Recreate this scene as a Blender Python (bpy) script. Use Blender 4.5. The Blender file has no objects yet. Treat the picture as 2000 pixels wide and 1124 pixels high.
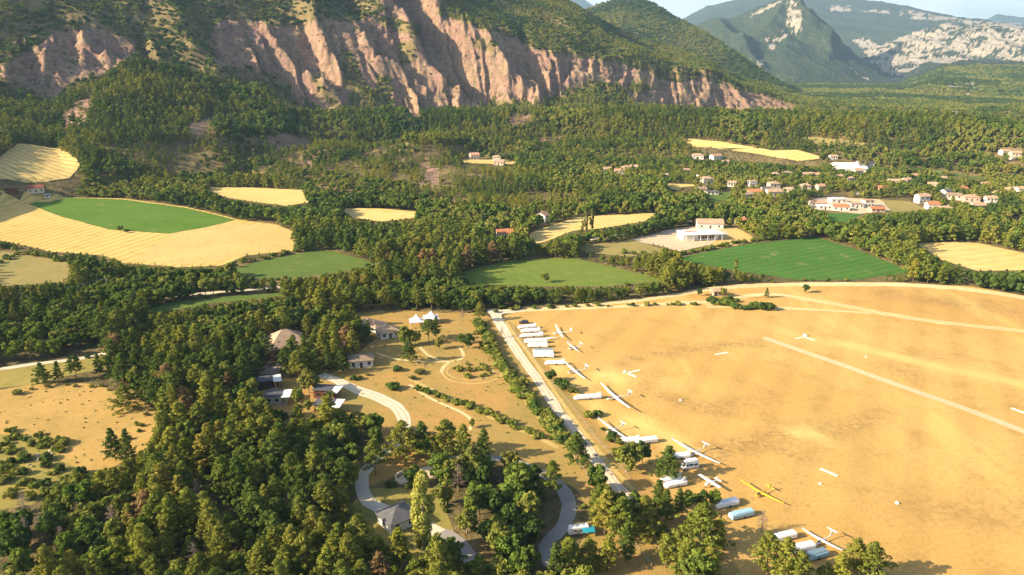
import bpy, math, random
import numpy as np
from mathutils import Vector, Matrix
from mathutils.geometry import delaunay_2d_cdt
random.seed(7); RNG = np.random.default_rng(7)
S = bpy.context.scene
COL = S.collection
R = math.radians
# ------------------------------------------------------------------ camera, sky, sun, exposure
CH, F, PX, PY = 110.0, 1500.0, 1000.0, 562.0
PITCH = R(16.8)
cam = bpy.data.objects.new('camera', bpy.data.cameras.new('camera')); COL.objects.link(cam)
cam.data.sensor_fit = 'HORIZONTAL'; cam.data.angle = 2*math.atan(PX/F)
cam.data.clip_end = 60000; cam.data.clip_start = 1
cam.location = (0, 0, CH); cam.rotation_euler = (R(90)-PITCH, 0, 0)
S.camera = cam
SUN_EL, SUN_AZ = R(26), R(180+75)      # azimuth clockwise from +Y
world = bpy.data.worlds.new('World'); S.world = world; world.use_nodes = True
wn = world.node_tree.nodes; wl = world.node_tree.links
bg = wn['Background']; sky = wn.new('ShaderNodeTexSky'); sky.sky_type = 'NISHITA'; sky.sun_disc = False
sky.sun_elevation = SUN_EL; sky.sun_rotation = SUN_AZ; sky.dust_density = 3.5; sky.altitude = 700
tcw = wn.new('ShaderNodeTexCoord'); mpw = wn.new('ShaderNodeMapping'); mpw.inputs['Scale'].default_value = (3, 3, 9); wl.new(tcw.outputs['Generated'], mpw.inputs['Vector'])
nzw = wn.new('ShaderNodeTexNoise'); nzw.inputs['Scale'].default_value = 1.6; nzw.inputs['Detail'].default_value = 7; wl.new(mpw.outputs[0], nzw.inputs['Vector'])
sxw = wn.new('ShaderNodeSeparateXYZ'); wl.new(tcw.outputs['Generated'], sxw.inputs[0])
mrw = wn.new('ShaderNodeMapRange'); mrw.inputs['From Min'].default_value = .12; mrw.inputs['From Max'].default_value = .35; mrw.inputs['To Min'].default_value = 1; mrw.inputs['To Max'].default_value = 0; wl.new(sxw.outputs[2], mrw.inputs['Value'])
rpw = wn.new('ShaderNodeMapRange'); rpw.inputs['From Min'].default_value = .34; rpw.inputs['From Max'].default_value = .47; wl.new(nzw.outputs['Fac'], rpw.inputs['Value'])
muw = wn.new('ShaderNodeMath'); muw.operation = 'MULTIPLY'; wl.new(mrw.outputs[0], muw.inputs[0]); wl.new(rpw.outputs[0], muw.inputs[1])
mxw = wn.new('ShaderNodeMix'); mxw.data_type = 'RGBA'; wl.new(muw.outputs[0], mxw.inputs[0]); wl.new(sky.outputs[0], mxw.inputs[6]); mxw.inputs[7].default_value = (5.2, 5.1, 4.9, 1)
wl.new(mxw.outputs[2], bg.inputs[0]); bg.inputs[1].default_value = 0.092
sl = bpy.data.lights.new('sun', 'SUN'); sl.energy = 5.0; sl.angle = R(0.5); sl.color = (1, .83, .57)
sun = bpy.data.objects.new('sun', sl); COL.objects.link(sun)
sv = Vector((math.sin(SUN_AZ)*math.cos(SUN_EL), math.cos(SUN_AZ)*math.cos(SUN_EL), math.sin(SUN_EL)))
sun.rotation_euler = sv.to_track_quat('Z', 'Y').to_euler(); sun.location = (0, 0, 400)
S.view_settings.view_transform = 'Standard'; S.view_settings.look = 'None'
S.view_settings.exposure = 1.38; S.view_settings.gamma = 1; S.view_settings.use_curve_mapping = False
HAZE = 5.6e-5
# ------------------------------------------------------------------ pixel <-> place
CP, SP = math.cos(PITCH), math.sin(PITCH)
def ray(px, py):
    a = px-PX; b = PY-py
    return np.array([a, F*CP+b*SP, -F*SP+b*CP])
def G(px, py, z=0.0):
    d = ray(px, py); t = (z-CH)/d[2]; return (d[0]*t, d[1]*t)
def atD(px, py, D):
    d = ray(px, py); t = D/math.hypot(d[0], d[1]); return (d[0]*t, d[1]*t, CH+d[2]*t)
def proj(X, Y, Z):
    zc = Y*CP-(Z-CH)*SP; yc = Y*SP+(Z-CH)*CP
    zc = np.where(zc < 1, 1, zc)
    return PX+F*X/zc, PY-F*yc/zc
# ------------------------------------------------------------------ numpy noise
def _h(ix, iy, s):
    n = (ix.astype(np.int64)*374761393+iy.astype(np.int64)*668265263+s*1442695041) & 0xffffffff
    n = ((n ^ (n >> 13))*1274126177) & 0xffffffff
    n = (n ^ (n >> 16)) & 0xffffffff
    return n/4294967295.0
def vn(x, y, s=0):
    x = np.asarray(x, float); y = np.asarray(y, float)
    ix = np.floor(x); iy = np.floor(y); fx = x-ix; fy = y-iy
    fx = fx*fx*fx*(fx*(fx*6-15)+10); fy = fy*fy*fy*(fy*(fy*6-15)+10)
    a = _h(ix, iy, s); b = _h(ix+1, iy, s); c = _h(ix, iy+1, s); d = _h(ix+1, iy+1, s)
    return (a+(b-a)*fx)*(1-fy)+(c+(d-c)*fx)*fy
def fbm(x, y, o=4, s=0):
    r = 0; a = .5; t = 0
    for i in range(o):
        r = r+a*vn(x, y, s+i*17); t += a; a *= .5; x = x*2.03+5.1; y = y*2.03+1.7
    return r/t
def rid(x, y, o=3, s=0):
    r = 0; a = .5; t = 0
    for i in range(o):
        r = r+a*(1-np.abs(2*vn(x, y, s+i*17)-1)); t += a; a *= .5; x = x*2.1+5.1; y = y*2.1+1.7
    return r/t
def ss(a, b, x):
    t = np.clip((x-a)/(b-a), 0, 1); return t*t*(3-2*t)
def inpoly(poly, x, y):
    x = np.asarray(x, float); y = np.asarray(y, float)
    ins = np.zeros(x.shape, bool); n = len(poly)
    for i in range(n):
        x1, y1 = poly[i]; x2, y2 = poly[(i+1) % n]
        if y1 == y2: continue
        c = ((y1 > y) != (y2 > y)) & (x < (x2-x1)*(y-y1)/(y2-y1)+x1)
        ins ^= c
    return ins
def dpoly(line, x, y):          # distance to an open polyline
    d = np.full(np.shape(x), 1e9)
    for (x1, y1), (x2, y2) in zip(line[:-1], line[1:]):
        L2 = (x2-x1)**2+(y2-y1)**2
        t = np.clip(((x-x1)*(x2-x1)+(y-y1)*(y2-y1))/L2, 0, 1)
        d = np.minimum(d, np.hypot(x-x1-t*(x2-x1), y-y1-t*(y2-y1)))
    return d
# ------------------------------------------------------------------ terrain as ridges: each layer = rows of (px, py, distance) knots
def row(*k):
    a = np.array([atD(*q) for q in k]); th = np.arctan2(a[:, 0], a[:, 1])
    D = np.hypot(a[:, 0], a[:, 1]); o = np.argsort(th)
    return th[o], D[o], a[o, 2]
def layer(rows, back=.5):
    return dict(rows=rows, back=back)
def lay_eval(L, th, D):
    ks = [(np.interp(th, r[0], r[1]), np.interp(th, r[0], r[2])) for r in L['rows']]
    z = np.full(th.shape, -400.0)
    D0, Z0 = ks[0]
    z = np.where(D < D0, Z0-(D0-D)*.55, z)
    for (Da, Za), (Db, Zb) in zip(ks[:-1], ks[1:]):
        t = np.clip((D-Da)/np.maximum(Db-Da, 1), 0, 1)
        z = np.where((D >= Da) & (D <= Db), Za+(Zb-Za)*t, z)
    Dl, Zl = ks[-1]
    z = np.where(D > Dl, Zl-(D-Dl)*L['back'], z)
    return z, ks
MASSIF = layer([
    row((-700,352,740),(0,352,730),(400,350,760),(700,300,900),(1000,262,1080),(1200,245,1250),(1400,235,1400),(1560,226,1510),(1620,222,1560)),
    row((-700,190,1100),(0,185,1080),(100,205,1080),(160,160,1130),(260,135,1160),(430,165,1200),(520,190,1220),(650,222,1220),(800,236,1220),(920,218,1260),(1000,208,1290),(1060,202,1310),(1160,170,1380),(1240,196,1400),(1300,211,1440),(1400,216,1500),(1500,220,1545),(1560,219,1560),(1620,218,1580)),
    row((-700,60,1250),(0,95,1200),(100,62,1260),(240,75,1280),(330,70,1300),(430,52,1360),(520,50,1380),(640,42,1390),(700,50,1400),(780,30,1500),(850,-12,1520),(905,50,1440),(960,68,1430),(1020,88,1430),(1100,102,1440),(1180,120,1470),(1240,128,1500),(1300,148,1530),(1380,152,1570),(1450,178,1590),(1560,208,1600),(1620,214,1610)),
    row((-700,-260,1700),(0,-230,1750),(300,-260,1900),(600,-240,2000),(800,-170,2050),(950,-80,2080),(1060,-22,2080),(1140,15,2060),(1200,55,2040),(1250,85,2000),(1310,106,1960),(1362,121,1920),(1420,143,1870),(1500,176,1780),(1560,200,1700),(1620,212,1650)),
    row((-700,-150,2700),(800,-110,2750),(950,-55,2750),(1060,2,2750),(1140,42,2700),(1200,80,2650),(1250,112,2500),(1310,135,2400),(1362,150,2300),(1420,170,2200),(1500,195,2050),(1560,212,1900),(1620,222,1800)),  # unseen back plateau, added so the massif shades the cone hill
    ], .45)
SPUR = layer([
    row((-60,420,700),(60,352,735),(180,345,740),(300,340,760),(430,338,770),(540,330,800),(600,322,830),(660,310,860)),
    row((-60,330,800),(60,330,770),(120,290,850),(170,215,930),(220,150,1000),(260,128,1030),(340,140,1050),(430,166,1050),(500,180,1040),(545,200,1010),(575,248,960),(660,286,900)),
    ], .42)
WESTHILL = layer([       # the slope left of the frame that shades the striped field
    row((-900,420,480),(-300,370,640),(-160,352,700),(-60,340,745),(10,322,830),(110,255,980)),
    row((-900,120,640),(-300,205,800),(-160,236,830),(-60,280,860),(10,285,930),(110,236,1030)),
    ], .3)
KNOLL = layer([
    row((470,328,800),(560,350,715),(640,380,640),(740,404,588),(840,415,565),(940,420,552),(1040,400,592),(1150,380,636),(1300,372,655),(1400,360,690)),
    row((470,312,830),(560,296,850),(650,284,870),(800,286,860),(900,296,840),(1000,312,815),(1100,322,800),(1200,336,765),(1300,352,715),(1400,356,705)),
    ], .12)
CONE = layer([
    row((900,150,2150),(1200,150,2150),(1400,170,2120),(1560,205,1950),(1640,212,1900)),
    row((900,150,3000),(1040,70,2950),(1140,22,2900),(1185,5,2880),(1215,-2,2860),(1245,-3,2850),(1285,12,2800),(1325,38,2750),(1375,62,2650),(1420,92,2550),(1480,135,2400),(1540,175,2250),(1590,198,2150),(1660,212,2100)),
    ], .5)
FOOT = layer([           # wooded foothills on the right
    row((1480,230,2300),(1640,218,2300),(1800,222,2250),(2000,224,2200),(2400,226,2200)),
    row((1480,225,2900),(1600,205,3100),(1660,190,3300),(1740,170,3500),(1800,140,3650),(1850,118,3750),(1900,118,3750),(2000,120,3700),(2400,110,3700)),
    ], .35)
CRAG = layer([
    row((1180,160,4200),(1400,180,3900),(1560,195,3600),(1650,200,3500),(1740,178,3650),(1800,176,3800),(2400,176,3800)),
    row((1180,60,5200),(1340,70,5200),(1400,45,5200),(1460,25,5150),(1510,2,5100),(1545,-8,5050),(1570,10,5000),(1600,45,4900),(1640,80,4750),(1680,115,4550),(1720,145,4300),(1760,165,4100),(1820,172,4050),(2400,176,4000)),
    ], .6)
BADLAND = layer([
    row((1600,185,4700),(1700,165,4700),(1740,155,4650),(1800,130,4800),(1880,118,4900),(2000,116,4900),(2400,110,4900)),
    row((1600,150,5600),(1680,110,5700),(1730,85,5800),(1780,68,5850),(1840,52,5900),(1900,48,5900),(2000,60,5900),(2400,60,5900)),
    ], .25)
BIGRIDGE = layer([
    row((1150,120,6500),(1400,110,6500),(1600,105,6500),(1700,95,6500),(1760,82,6600),(1880,60,6600),(2000,62,6600),(2400,70,6600)),
    row((1150,80,9000),(1330,38,9000),(1380,12,9000),(1440,-2,9000),(1500,-12,9000),(1600,-8,8900),(1660,-2,8800),(1720,4,8700),(1760,10,8600),(1820,24,8400),(1880,38,8200),(2000,52,8000),(2400,60,8000)),
    ], .4)
BLUE = layer([
    row((900,100,11000),(2400,100,11000)),
    row((900,-20,13500),(1080,-10,13500),(1130,-8,13500),(1165,14,13500),(1210,40,13500),(1300,60,13500),(1860,70,13500),(1915,42,13500),(1950,26,13500),(2000,34,13500),(2100,20,13500),(2400,60,13500)),
    ], .4)
LAYERS = [MASSIF, SPUR, WESTHILL, KNOLL, CONE, FOOT, CRAG, BADLAND, BIGRIDGE, BLUE]
SPURS = [  # lines of buttresses on the cliff, in the photograph's pixels: line, half width, height
    ([(520,55),(548,100),(590,150),(640,195),(665,222)], 17, 15),
    ([(610,48),(628,95),(650,140),(668,172)], 11, 12),
    ([(652,70),(670,112)], 8, 9),
    ([(430,60),(436,110),(470,160)], 14, 12),
    ([(508,68),(525,130)], 7, 7),
    ([(712,98),(742,142),(785,163),(835,178),(812,232)], 15, 15),
    ([(846,142),(868,168),(905,185),(960,192)], 11, 9),
    ([(800,-60),(838,5),(875,52),(915,72),(950,95),(985,140),(1005,180),(1050,205)], 20, 22),
    ([(300,-60),(330,20),(360,70),(380,120),(430,160)], 38, 22),
    ([(560,-80),(600,10),(625,45)], 26, 20),
    ([(690,-90),(735,5),(768,58),(800,98)], 42, 40),
    ([(960,-60),(1060,20),(1140,75),(1250,120),(1370,150)], 40, 14),
    ([(1385,150),(1420,175),(1470,205)], 13, 9),
    ([(30,100),(20,140),(0,180)], 30, 10), ([(95,100),(90,140)], 16, 8), ([(160,85),(165,120)], 18, 10), ([(205,85),(210,120)], 14, 8),
]
HOLLOWS = [([(765,-60),(820,30),(858,90),(905,140),(950,175)], 52, 42), ([(560,60),(590,110),(650,190)], 15, 8), ([(1015,60),(1040,120),(1060,180)], 14, 8),
           ([(470,100),(500,160),(540,195)], 16, 9), ([(250,30),(300,120),(400,150)], 18, 12)]
FLATS = [[(385,362),(620,362),(620,412),(430,400)],[(650,402),(830,408),(830,440),(690,436)],[(-80,270),(180,285),(180,330),(150,362),(-80,362)],[(1110,410),(1310,410),(1250,455),(1020,485),(1020,450)],[(1310,255),(1660,290),(1660,330),(1310,310)],[(1520,262),(1710,275),(1710,298),(1520,290)],[(890,304),(1180,318),(1170,342),(890,328)]]
FARSPURS = [([(1545,-5),(1562,45),(1592,74),(1622,96)], 24, 100), ([(1585,40),(1615,58),(1640,76)], 12, 35), ([(1545,0),(1500,70),(1450,110)], 26, 60), ([(1400,60),(1440,110),(1480,150)], 30, 60), ([(1345,40),(1400,90),(1450,150)], 30, 50)]
def height(X, Y):
    X = np.asarray(X, float); Y = np.asarray(Y, float)
    th = np.arctan2(X, Y); D = np.hypot(X, Y)
    z = np.zeros(X.shape); z0 = None
    for i, L in enumerate(LAYERS):
        q, ks = lay_eval(L, th, D)
        if i == 0: z0 = q; k0 = ks
        if L is CONE or L is FOOT or L is CRAG or L is BADLAND or L is BIGRIDGE:
            d = (D-ks[0][0])/np.maximum(ks[-1][0]-ks[0][0], 1)
            rise = np.clip(q, 0, 400)/400
            sc = {id(CONE): 330, id(FOOT): 420, id(CRAG): 520, id(BADLAND): 180, id(BIGRIDGE): 900}[id(L)]
            am = {id(CONE): 34, id(FOOT): 60, id(CRAG): 120, id(BADLAND): 130, id(BIGRIDGE): 130}[id(L)]
            w = ss(0, .12, d)*(1-.8*ss(.75, 1.0, d))*(d < 1)+.2*(d >= 1)
            q = q+w*am*(rid(th*D.mean()/sc+i if False else (X+.35*Y)/sc+i, (Y)/sc/2.2, 4, 40+i)-.62)
        z = np.maximum(z, q)
        if L is CRAG: crag = (q >= z-1e-6)*(1-ss(0, 90, D-ks[-1][0]))
    # gullies on the cliff band of the massif
    Db, Dt, Dc = k0[1][0], k0[2][0], k0[3][0]
    on = (z0 >= z-.01)
    t = (D-Db)/np.maximum(Dt-Db, 1)
    u = th*1400
    px0, py0 = proj(X, Y, z)
    slant = np.interp(px0, [0, 400, 950, 1100, 1300, 1450, 1600], [15, 75, 55, 12, -8, 60, 70])
    us = u+slant*t
    band = ss(-.35, .1, t)*(1-ss(.9, 1.35, t))*on
    wv = np.interp(px0, [0, 300, 700, 1000, 1300, 1600], [40, 44, 40, 27, 22, 22])
    ph = np.interp(u, np.linspace(-1400, 1400, 500), np.cumsum(1/np.interp(np.linspace(-1400, 1400, 500), [-1000, -300, 0, 350, 900], [44, 40, 27, 22, 22]))*2800/500)
    usp = ph+slant*t/wv+1.1*(fbm(u/45+3, t*1.6+D/300, 3, 64)-.5)+.35*(fbm(u/14, t*5, 2, 65)-.5)
    g1 = rid(usp, t*.9+.3, 1, 3); g2 = rid(usp*2.7+t*.5, t*1.6, 1, 9); g3 = rid(usp*6.5+t, t*3.5, 2, 15)
    amp = np.interp(px0, [0, 380, 450, 700, 1000, 1250, 1600], [.5, .5, .95, 1, .95, .75, .55])
    z = z+band*amp*(23*(g1-.62)*(.6+.8*vn(u/70, t*1.3, 66))+15*(g2-.6)+8*(g3-.6)+3.4*(rid(usp*15+t*2, t*6, 2, 19)-.6))
    # strata ledges
    z = z+band*(1.5*np.sin(z*6.283/13+2*vn(u/80, z/40, 78))+1.0*(vn(z/3.2, u/300, 77)-.5)*2)*ss(.25, .7, t)
    up = ss(.95, 1.4, t)*on*(D < Dc+200)
    z = z+up*(34*(rid((X+.3*Y)/170, Y/420, 3, 21)-.6)+10*(rid((X+.4*Y)/60, Y/130, 2, 28)-.6))
    near = (D > 700) & (D < 2300)
    if near.any():
        p1, p2 = proj(X, Y, z)
        for ln, w, a in SPURS:
            d = dpoly(ln, px0, py0); z = z+np.where(on, a*np.clip(1-d/w, 0, 1)**1.0, 0)
        for ln, w, a in HOLLOWS:
            d = dpoly(ln, px0, py0); z = z-np.where(on, a*ss(0, 1, 1-d/w), 0)
    fl = np.ones(X.shape)
    if (D > 450).any():
        p1, p2 = proj(X, Y, z)
        for p in FLATS: fl = np.where(inpoly(p, p1, p2), .0, fl)
    m = ss(6, 40, z)*(D < 2300)*fl
    z = z+m*(9*(fbm(X/95, Y/95, 4, 51)-.5)+3.5*(fbm(X/24, Y/24, 3, 57)-.5)*1.0)
    bw = ss(760, 830, D)*(1-ss(1080, 1200, D))*fl*(1-ss(1050, 1250, px0))*(1-ss(45, 75, z))*ss(120, 260, px0)
    z = z+bw*np.clip(34*(fbm(X/78+4, Y/100+2, 2, 63)-.50), -2, 14)*1.2
    k = ss(2, 9, z)*(D < 900)*(1-ss(30, 50, z))*fl
    z = z+k*(7*(rid(X/46, Y/60, 3, 61)-.6))
    far = ss(3400, 4000, D)
    if (D > 3600).any():
        q1, q2 = proj(X, Y, z)
        for ln, w, a in FARSPURS: z = z+far*np.where(z > 20, crag*a*np.clip(1-dpoly(ln, q1, q2)/w, 0, 1), 0)
        bm = ss(1730, 1790, q1)*ss(4800, 5000, D)*(1-ss(5900, 6100, D))
        z = z+bm*(46*(rid(th*D/150+D/700, D/900, 2, 97)-.6)+22*(rid(th*D/50+D/300, D/300, 3, 99)-.6))
    z = z+far*ss(10, 60, z)*(14*(fbm(X/150, Y/150, 3, 91)-.5)+16*(rid(X/90, Y/260, 2, 95)-.6))
    z = np.where(z < 0, 0, z)
    return z
MARCH = np.concatenate([np.geomspace(100, 600, 60), np.arange(606, 3600, 6.0)])
def GTs(pix):
    out = []
    for px, py in pix:
        d = ray(px, py); h = math.hypot(d[0], d[1]); u = (d[0]/h, d[1]/h); s = d[2]/h
        X = MARCH*u[0]; Y = MARCH*u[1]; q = (CH+s*MARCH)-height(X, Y)
        k = np.argmax(q < 0)
        if q[k] >= 0: out.append(G(px, max(py, 215))); continue
        t = q[k-1]/(q[k-1]-q[k]) if k else 0; D = MARCH[k-1]+(MARCH[k]-MARCH[k-1])*t if k else MARCH[0]
        out.append((D*u[0], D*u[1]))
    return out
def GT(px, py): return G(px, py) if py > 480 else GTs([(px, py)])[0]
# ------------------------------------------------------------------ materials
MATS = {}
def newmat(name):
    m = bpy.data.materials.new(name); m.use_nodes = True; MATS[name] = m
    nt = m.node_tree; return m, nt, nt.nodes, nt.links, nt.nodes['Principled BSDF']
def plain(name, col, rough=.7, metal=0, noise=.12, scale=3.0, spec=.3, coat=0):
    m, nt, n, l, b = newmat(name)
    b.inputs['Roughness'].default_value = rough; b.inputs['Metallic'].default_value = metal
    b.inputs['Specular IOR Level'].default_value = spec; b.inputs['Coat Weight'].default_value = coat
    tc = n.new('ShaderNodeTexCoord'); t = n.new('ShaderNodeTexNoise'); t.inputs['Scale'].default_value = scale
    t.inputs['Detail'].default_value = 5
    l.new(tc.outputs['Object'], t.inputs['Vector'])
    r = n.new('ShaderNodeValToRGB'); l.new(t.outputs['Fac'], r.inputs[0])
    c = np.array(col); r.color_ramp.elements[0].position = .3; r.color_ramp.elements[1].position = .7
    r.color_ramp.elements[0].color = (*np.clip(c*(1-noise*1.6), 0, 1), 1); r.color_ramp.elements[1].color = (*np.clip(c*(1+noise), 0, 1), 1)
    l.new(r.outputs[0], b.inputs['Base Color'])
    return m
def noise_node(n, l, vec, scale, detail=6, rough=.6, dist=0):
    t = n.new('ShaderNodeTexNoise'); t.inputs['Scale'].default_value = scale; t.inputs['Detail'].default_value = detail
    t.inputs['Roughness'].default_value = rough; t.inputs['Distortion'].default_value = dist
    l.new(vec, t.inputs['Vector']); return t.outputs['Fac']
def ramp(n, l, fac, stops):
    r = n.new('ShaderNodeValToRGB'); l.new(fac, r.inputs[0]); e = r.color_ramp.elements
    while len(e) < len(stops): e.new(.5)
    for i, (p, c) in enumerate(stops):
        e[i].position = p; e[i].color = (*c, 1) if not isinstance(c, (int, float)) else (c, c, c, 1)
    return r.outputs[0]
def mix(n, l, fac, a, b, mode='MIX'):
    m = n.new('ShaderNodeMix'); m.data_type = 'RGBA'; m.blend_type = mode
    for inp, v in ((m.inputs[0], fac), (m.inputs[6], a), (m.inputs[7], b)):
        if hasattr(v, 'links'): l.new(v, inp)
        elif isinstance(v, (int, float)): inp.default_value = v
        else: inp.default_value = (*v, 1)
    return m.outputs[2]
def mathn(n, l, op, a, b=0.0, c=None):
    m = n.new('ShaderNodeMath'); m.operation = op
    for i, v in enumerate((a, b) if c is None else (a, b, c)):
        if hasattr(v, 'links'): l.new(v, m.inputs[i])
        else: m.inputs[i].default_value = v
    return m.outputs[0]
def bump(n, l, b, h, strength, dist):
    q = n.new('ShaderNodeBump'); q.inputs['Strength'].default_value = strength; q.inputs['Distance'].default_value = dist
    l.new(h, q.inputs['Height']); l.new(q.outputs[0], b.inputs['Normal'])
def posn(n, sx=1, sy=1, sz=1, rot=0, l=None):
    g = n.new('ShaderNodeNewGeometry')
    if sx == sy == sz == 1 and rot == 0: return g.outputs['Position']
    m = n.new('ShaderNodeMapping'); m.inputs['Scale'].default_value = (sx, sy, sz); m.inputs['Rotation'].default_value = (0, 0, rot)
    l.new(g.outputs['Position'], m.inputs['Vector']); return m.outputs[0]
def grassmat(name, c1, c2, c3, stripe=None, patch=.02, fine=1.2, speck=None, streak=False):
    """field: three colours mixed by broad patches, fine mottling, optional mown rows (width m, angle, strength)"""
    m, nt, n, l, b = newmat(name); b.inputs['Roughness'].default_value = .95; b.inputs['Specular IOR Level'].default_value = .05
    P = posn(n)
    big = noise_node(n, l, P, patch, 8, .62, .6); mid = noise_node(n, l, posn(n, 1, 1, 1, .6, l), patch*7, 6, .7)
    fin = noise_node(n, l, P, fine, 5, .8)
    c = mix(n, l, ramp(n, l, big, [(.36, 0.0), (.62, 1.0)]), c1, c2)
    c = mix(n, l, ramp(n, l, mid, [(.52, 0.0), (.72, 1.0)]), c, c3)
    v = ramp(n, l, fin, [(.25, .72), (.75, 1.22)])
    c = mix(n, l, 1.0, c, v, 'MULTIPLY')
    if speck:
        sp = noise_node(n, l, P, speck[0], 3, .6); cl = noise_node(n, l, P, patch*2.2, 4, .6)
        q = mathn(n, l, 'MULTIPLY', ramp(n, l, sp, [(.6, 0.0), (.68, 1.0)]), ramp(n, l, cl, [(.45, 0.0), (.62, .8)]))
        c = mix(n, l, q, c, speck[1])
    if streak:      # long paler and browner bands left by mowing and wheels, along the strip
        s1 = noise_node(n, l, posn(n, .035, .006, 1, R(27), l), 1.0, 5, .6)
        c = mix(n, l, ramp(n, l, s1, [(.56, 0.0), (.72, .6)]), c, (.70, .50, .17)); s2 = noise_node(n, l, posn(n, .012, .004, 1, R(50), l), 1.0, 6, .7)
        c = mix(n, l, ramp(n, l, s2, [(.52, 0.0), (.66, .6)]), c, (.40, .27, .085))
        wa = n.new('ShaderNodeAttribute'); wa.attribute_name = 'worn'; wv_ = mathn(n, l, 'MULTIPLY', wa.outputs['Fac'], ramp(n, l, noise_node(n, l, P, .5, 6, .8), [(.42, 0.0), (.58, 1.0)]))
        c = mix(n, l, mathn(n, l, 'MULTIPLY', wv_, .85), c, (.24, .15, .065)); ga = n.new('ShaderNodeAttribute'); ga.attribute_name = 'straw'
        c = mix(n, l, mathn(n, l, 'MULTIPLY', ga.outputs['Fac'], .6), c, (.80, .62, .22))
    if stripe:
        w = n.new('ShaderNodeTexWave'); w.wave_type = 'BANDS'; w.inputs['Scale'].default_value = 1/(stripe[0]*3.18)
        w.inputs['Distortion'].default_value = stripe[3] if len(stripe) > 3 else 1.5; w.inputs['Detail'].default_value = 2; w.inputs['Detail Scale'].default_value = .3
        l.new(posn(n, 1, 1, 1, stripe[1], l), w.inputs['Vector'])
        c = mix(n, l, 1.0, c, ramp(n, l, w.outputs['Fac'], [(.15, 1-stripe[2]), (.6, 1.0)]), 'MULTIPLY')
    l.new(c, b.inputs['Base Color'])
    bump(n, l, b, fin, .5, .25)
    return m
def leafmat(name, cols, trans=.25):
    m, nt, n, l, b = newmat(name)
    nt.nodes.remove(b); out = n['Material Output']
    oi = n.new('ShaderNodeObjectInfo')
    c = ramp(n, l, oi.outputs['Random'], [(i/(len(cols)-1), x) for i, x in enumerate(cols)])
    nz = noise_node(n, l, posn(n), .55, 3, .6)
    c = mix(n, l, 1.0, c, ramp(n, l, nz, [(.3, .7), (.7, 1.3)]), 'MULTIPLY')
    d = n.new('ShaderNodeBsdfDiffuse'); l.new(c, d.inputs[0])
    t = n.new('ShaderNodeBsdfTranslucent'); l.new(mix(n, l, 1.0, c, (1.1, 1.25, .5), 'MULTIPLY'), t.inputs[0])
    s = n.new('ShaderNodeMixShader'); s.inputs[0].default_value = trans
    l.new(d.outputs[0], s.inputs[1]); l.new(t.outputs[0], s.inputs[2]); l.new(s.outputs[0], out.inputs[0])
    return m
# terrain: rock / soil / wood-floor by attributes
def terrainmat():
    m, nt, n, l, b = newmat('terrain'); b.inputs['Roughness'].default_value = .95; b.inputs['Specular IOR Level'].default_value = .05
    P = posn(n)
    at = n.new('ShaderNodeAttribute'); at.attribute_name = 'rock'; rock = at.outputs['Fac']
    pa = n.new('ShaderNodeAttribute'); pa.attribute_name = 'pale'; pale = pa.outputs['Fac']
    fa = n.new('ShaderNodeAttribute'); fa.attribute_name = 'far'; far = fa.outputs['Fac']
    n1 = noise_node(n, l, P, .03, 7, .65); n2 = noise_node(n, l, P, .25, 6, .7); n3 = noise_node(n, l, P, .012, 5, .6)
    # bedding of the marl: thin, gently dipping bands
    st = noise_node(n, l, posn(n, .012, .012, .26, 0, l), 1.0, 5, .7)
    rc = mix(n, l, ramp(n, l, n3, [(.35, 0.0), (.65, 1.0)]), (.33, .215, .145), (.28, .165, .125))
    rc = mix(n, l, ramp(n, l, n1, [(.5, 0.0), (.8, .8)]), rc, (.38, .29, .165))
    rc = mix(n, l, pale, rc, (.34, .30, .25))
    rc = mix(n, l, 1.0, rc, ramp(n, l, st, [(.36, .80), (.5, 1.04), (.64, .90)]), 'MULTIPLY')
    n4 = noise_node(n, l, posn(n, .16, .16, .03, 0, l), 1.0, 6, .75); n5 = noise_node(n, l, P, .09, 7, .8)
    rc = mix(n, l, 1.0, rc, ramp(n, l, n4, [(.35, .62), (.62, 1.25)]), 'MULTIPLY')
    rc = mix(n, l, ramp(n, l, n5, [(.53, 0.0), (.61, .8)]), rc, (.12, .125, .055))
    soil = mix(n, l, ramp(n, l, n1, [(.4, 0.0), (.6, 1.0)]), (.12, .10, .045), (.24, .18, .08))
    soil = mix(n, l, 1.0, soil, ramp(n, l, n2, [(.3, .65), (.7, 1.3)]), 'MULTIPLY')
    vo = n.new('ShaderNodeTexVoronoi'); vo.inputs['Scale'].default_value = .11; l.new(P, vo.inputs['Vector'])
    fc = mix(n, l, ramp(n, l, n1, [(.35, 0.0), (.65, 1.0)]), (.028, .050, .030), (.070, .082, .045))
    fc = mix(n, l, 1.0, fc, ramp(n, l, vo.outputs['Distance'], [(.1, 1.35), (.75, .5)]), 'MULTIPLY')
    soil = mix(n, l, far, soil, fc)
    edge = mathn(n, l, 'ADD', rock, mathn(n, l, 'MULTIPLY', mathn(n, l, 'SUBTRACT', n2, .5), .9))
    c = mix(n, l, ramp(n, l, edge, [(.42, 0.0), (.58, 1.0)]), soil, rc)
    l.new(c, b.inputs['Base Color'])
    hh = mathn(n, l, 'ADD', mathn(n, l, 'MULTIPLY', n2, 2.0), mathn(n, l, 'MULTIPLY', mathn(n, l, 'MULTIPLY', vo.outputs['Distance'], -4.5), far))
    bump(n, l, b, mathn(n, l, 'ADD', hh, mathn(n, l, 'MULTIPLY', st, 1.5)), .9, 1.2)
    return m
terrainmat()
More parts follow.
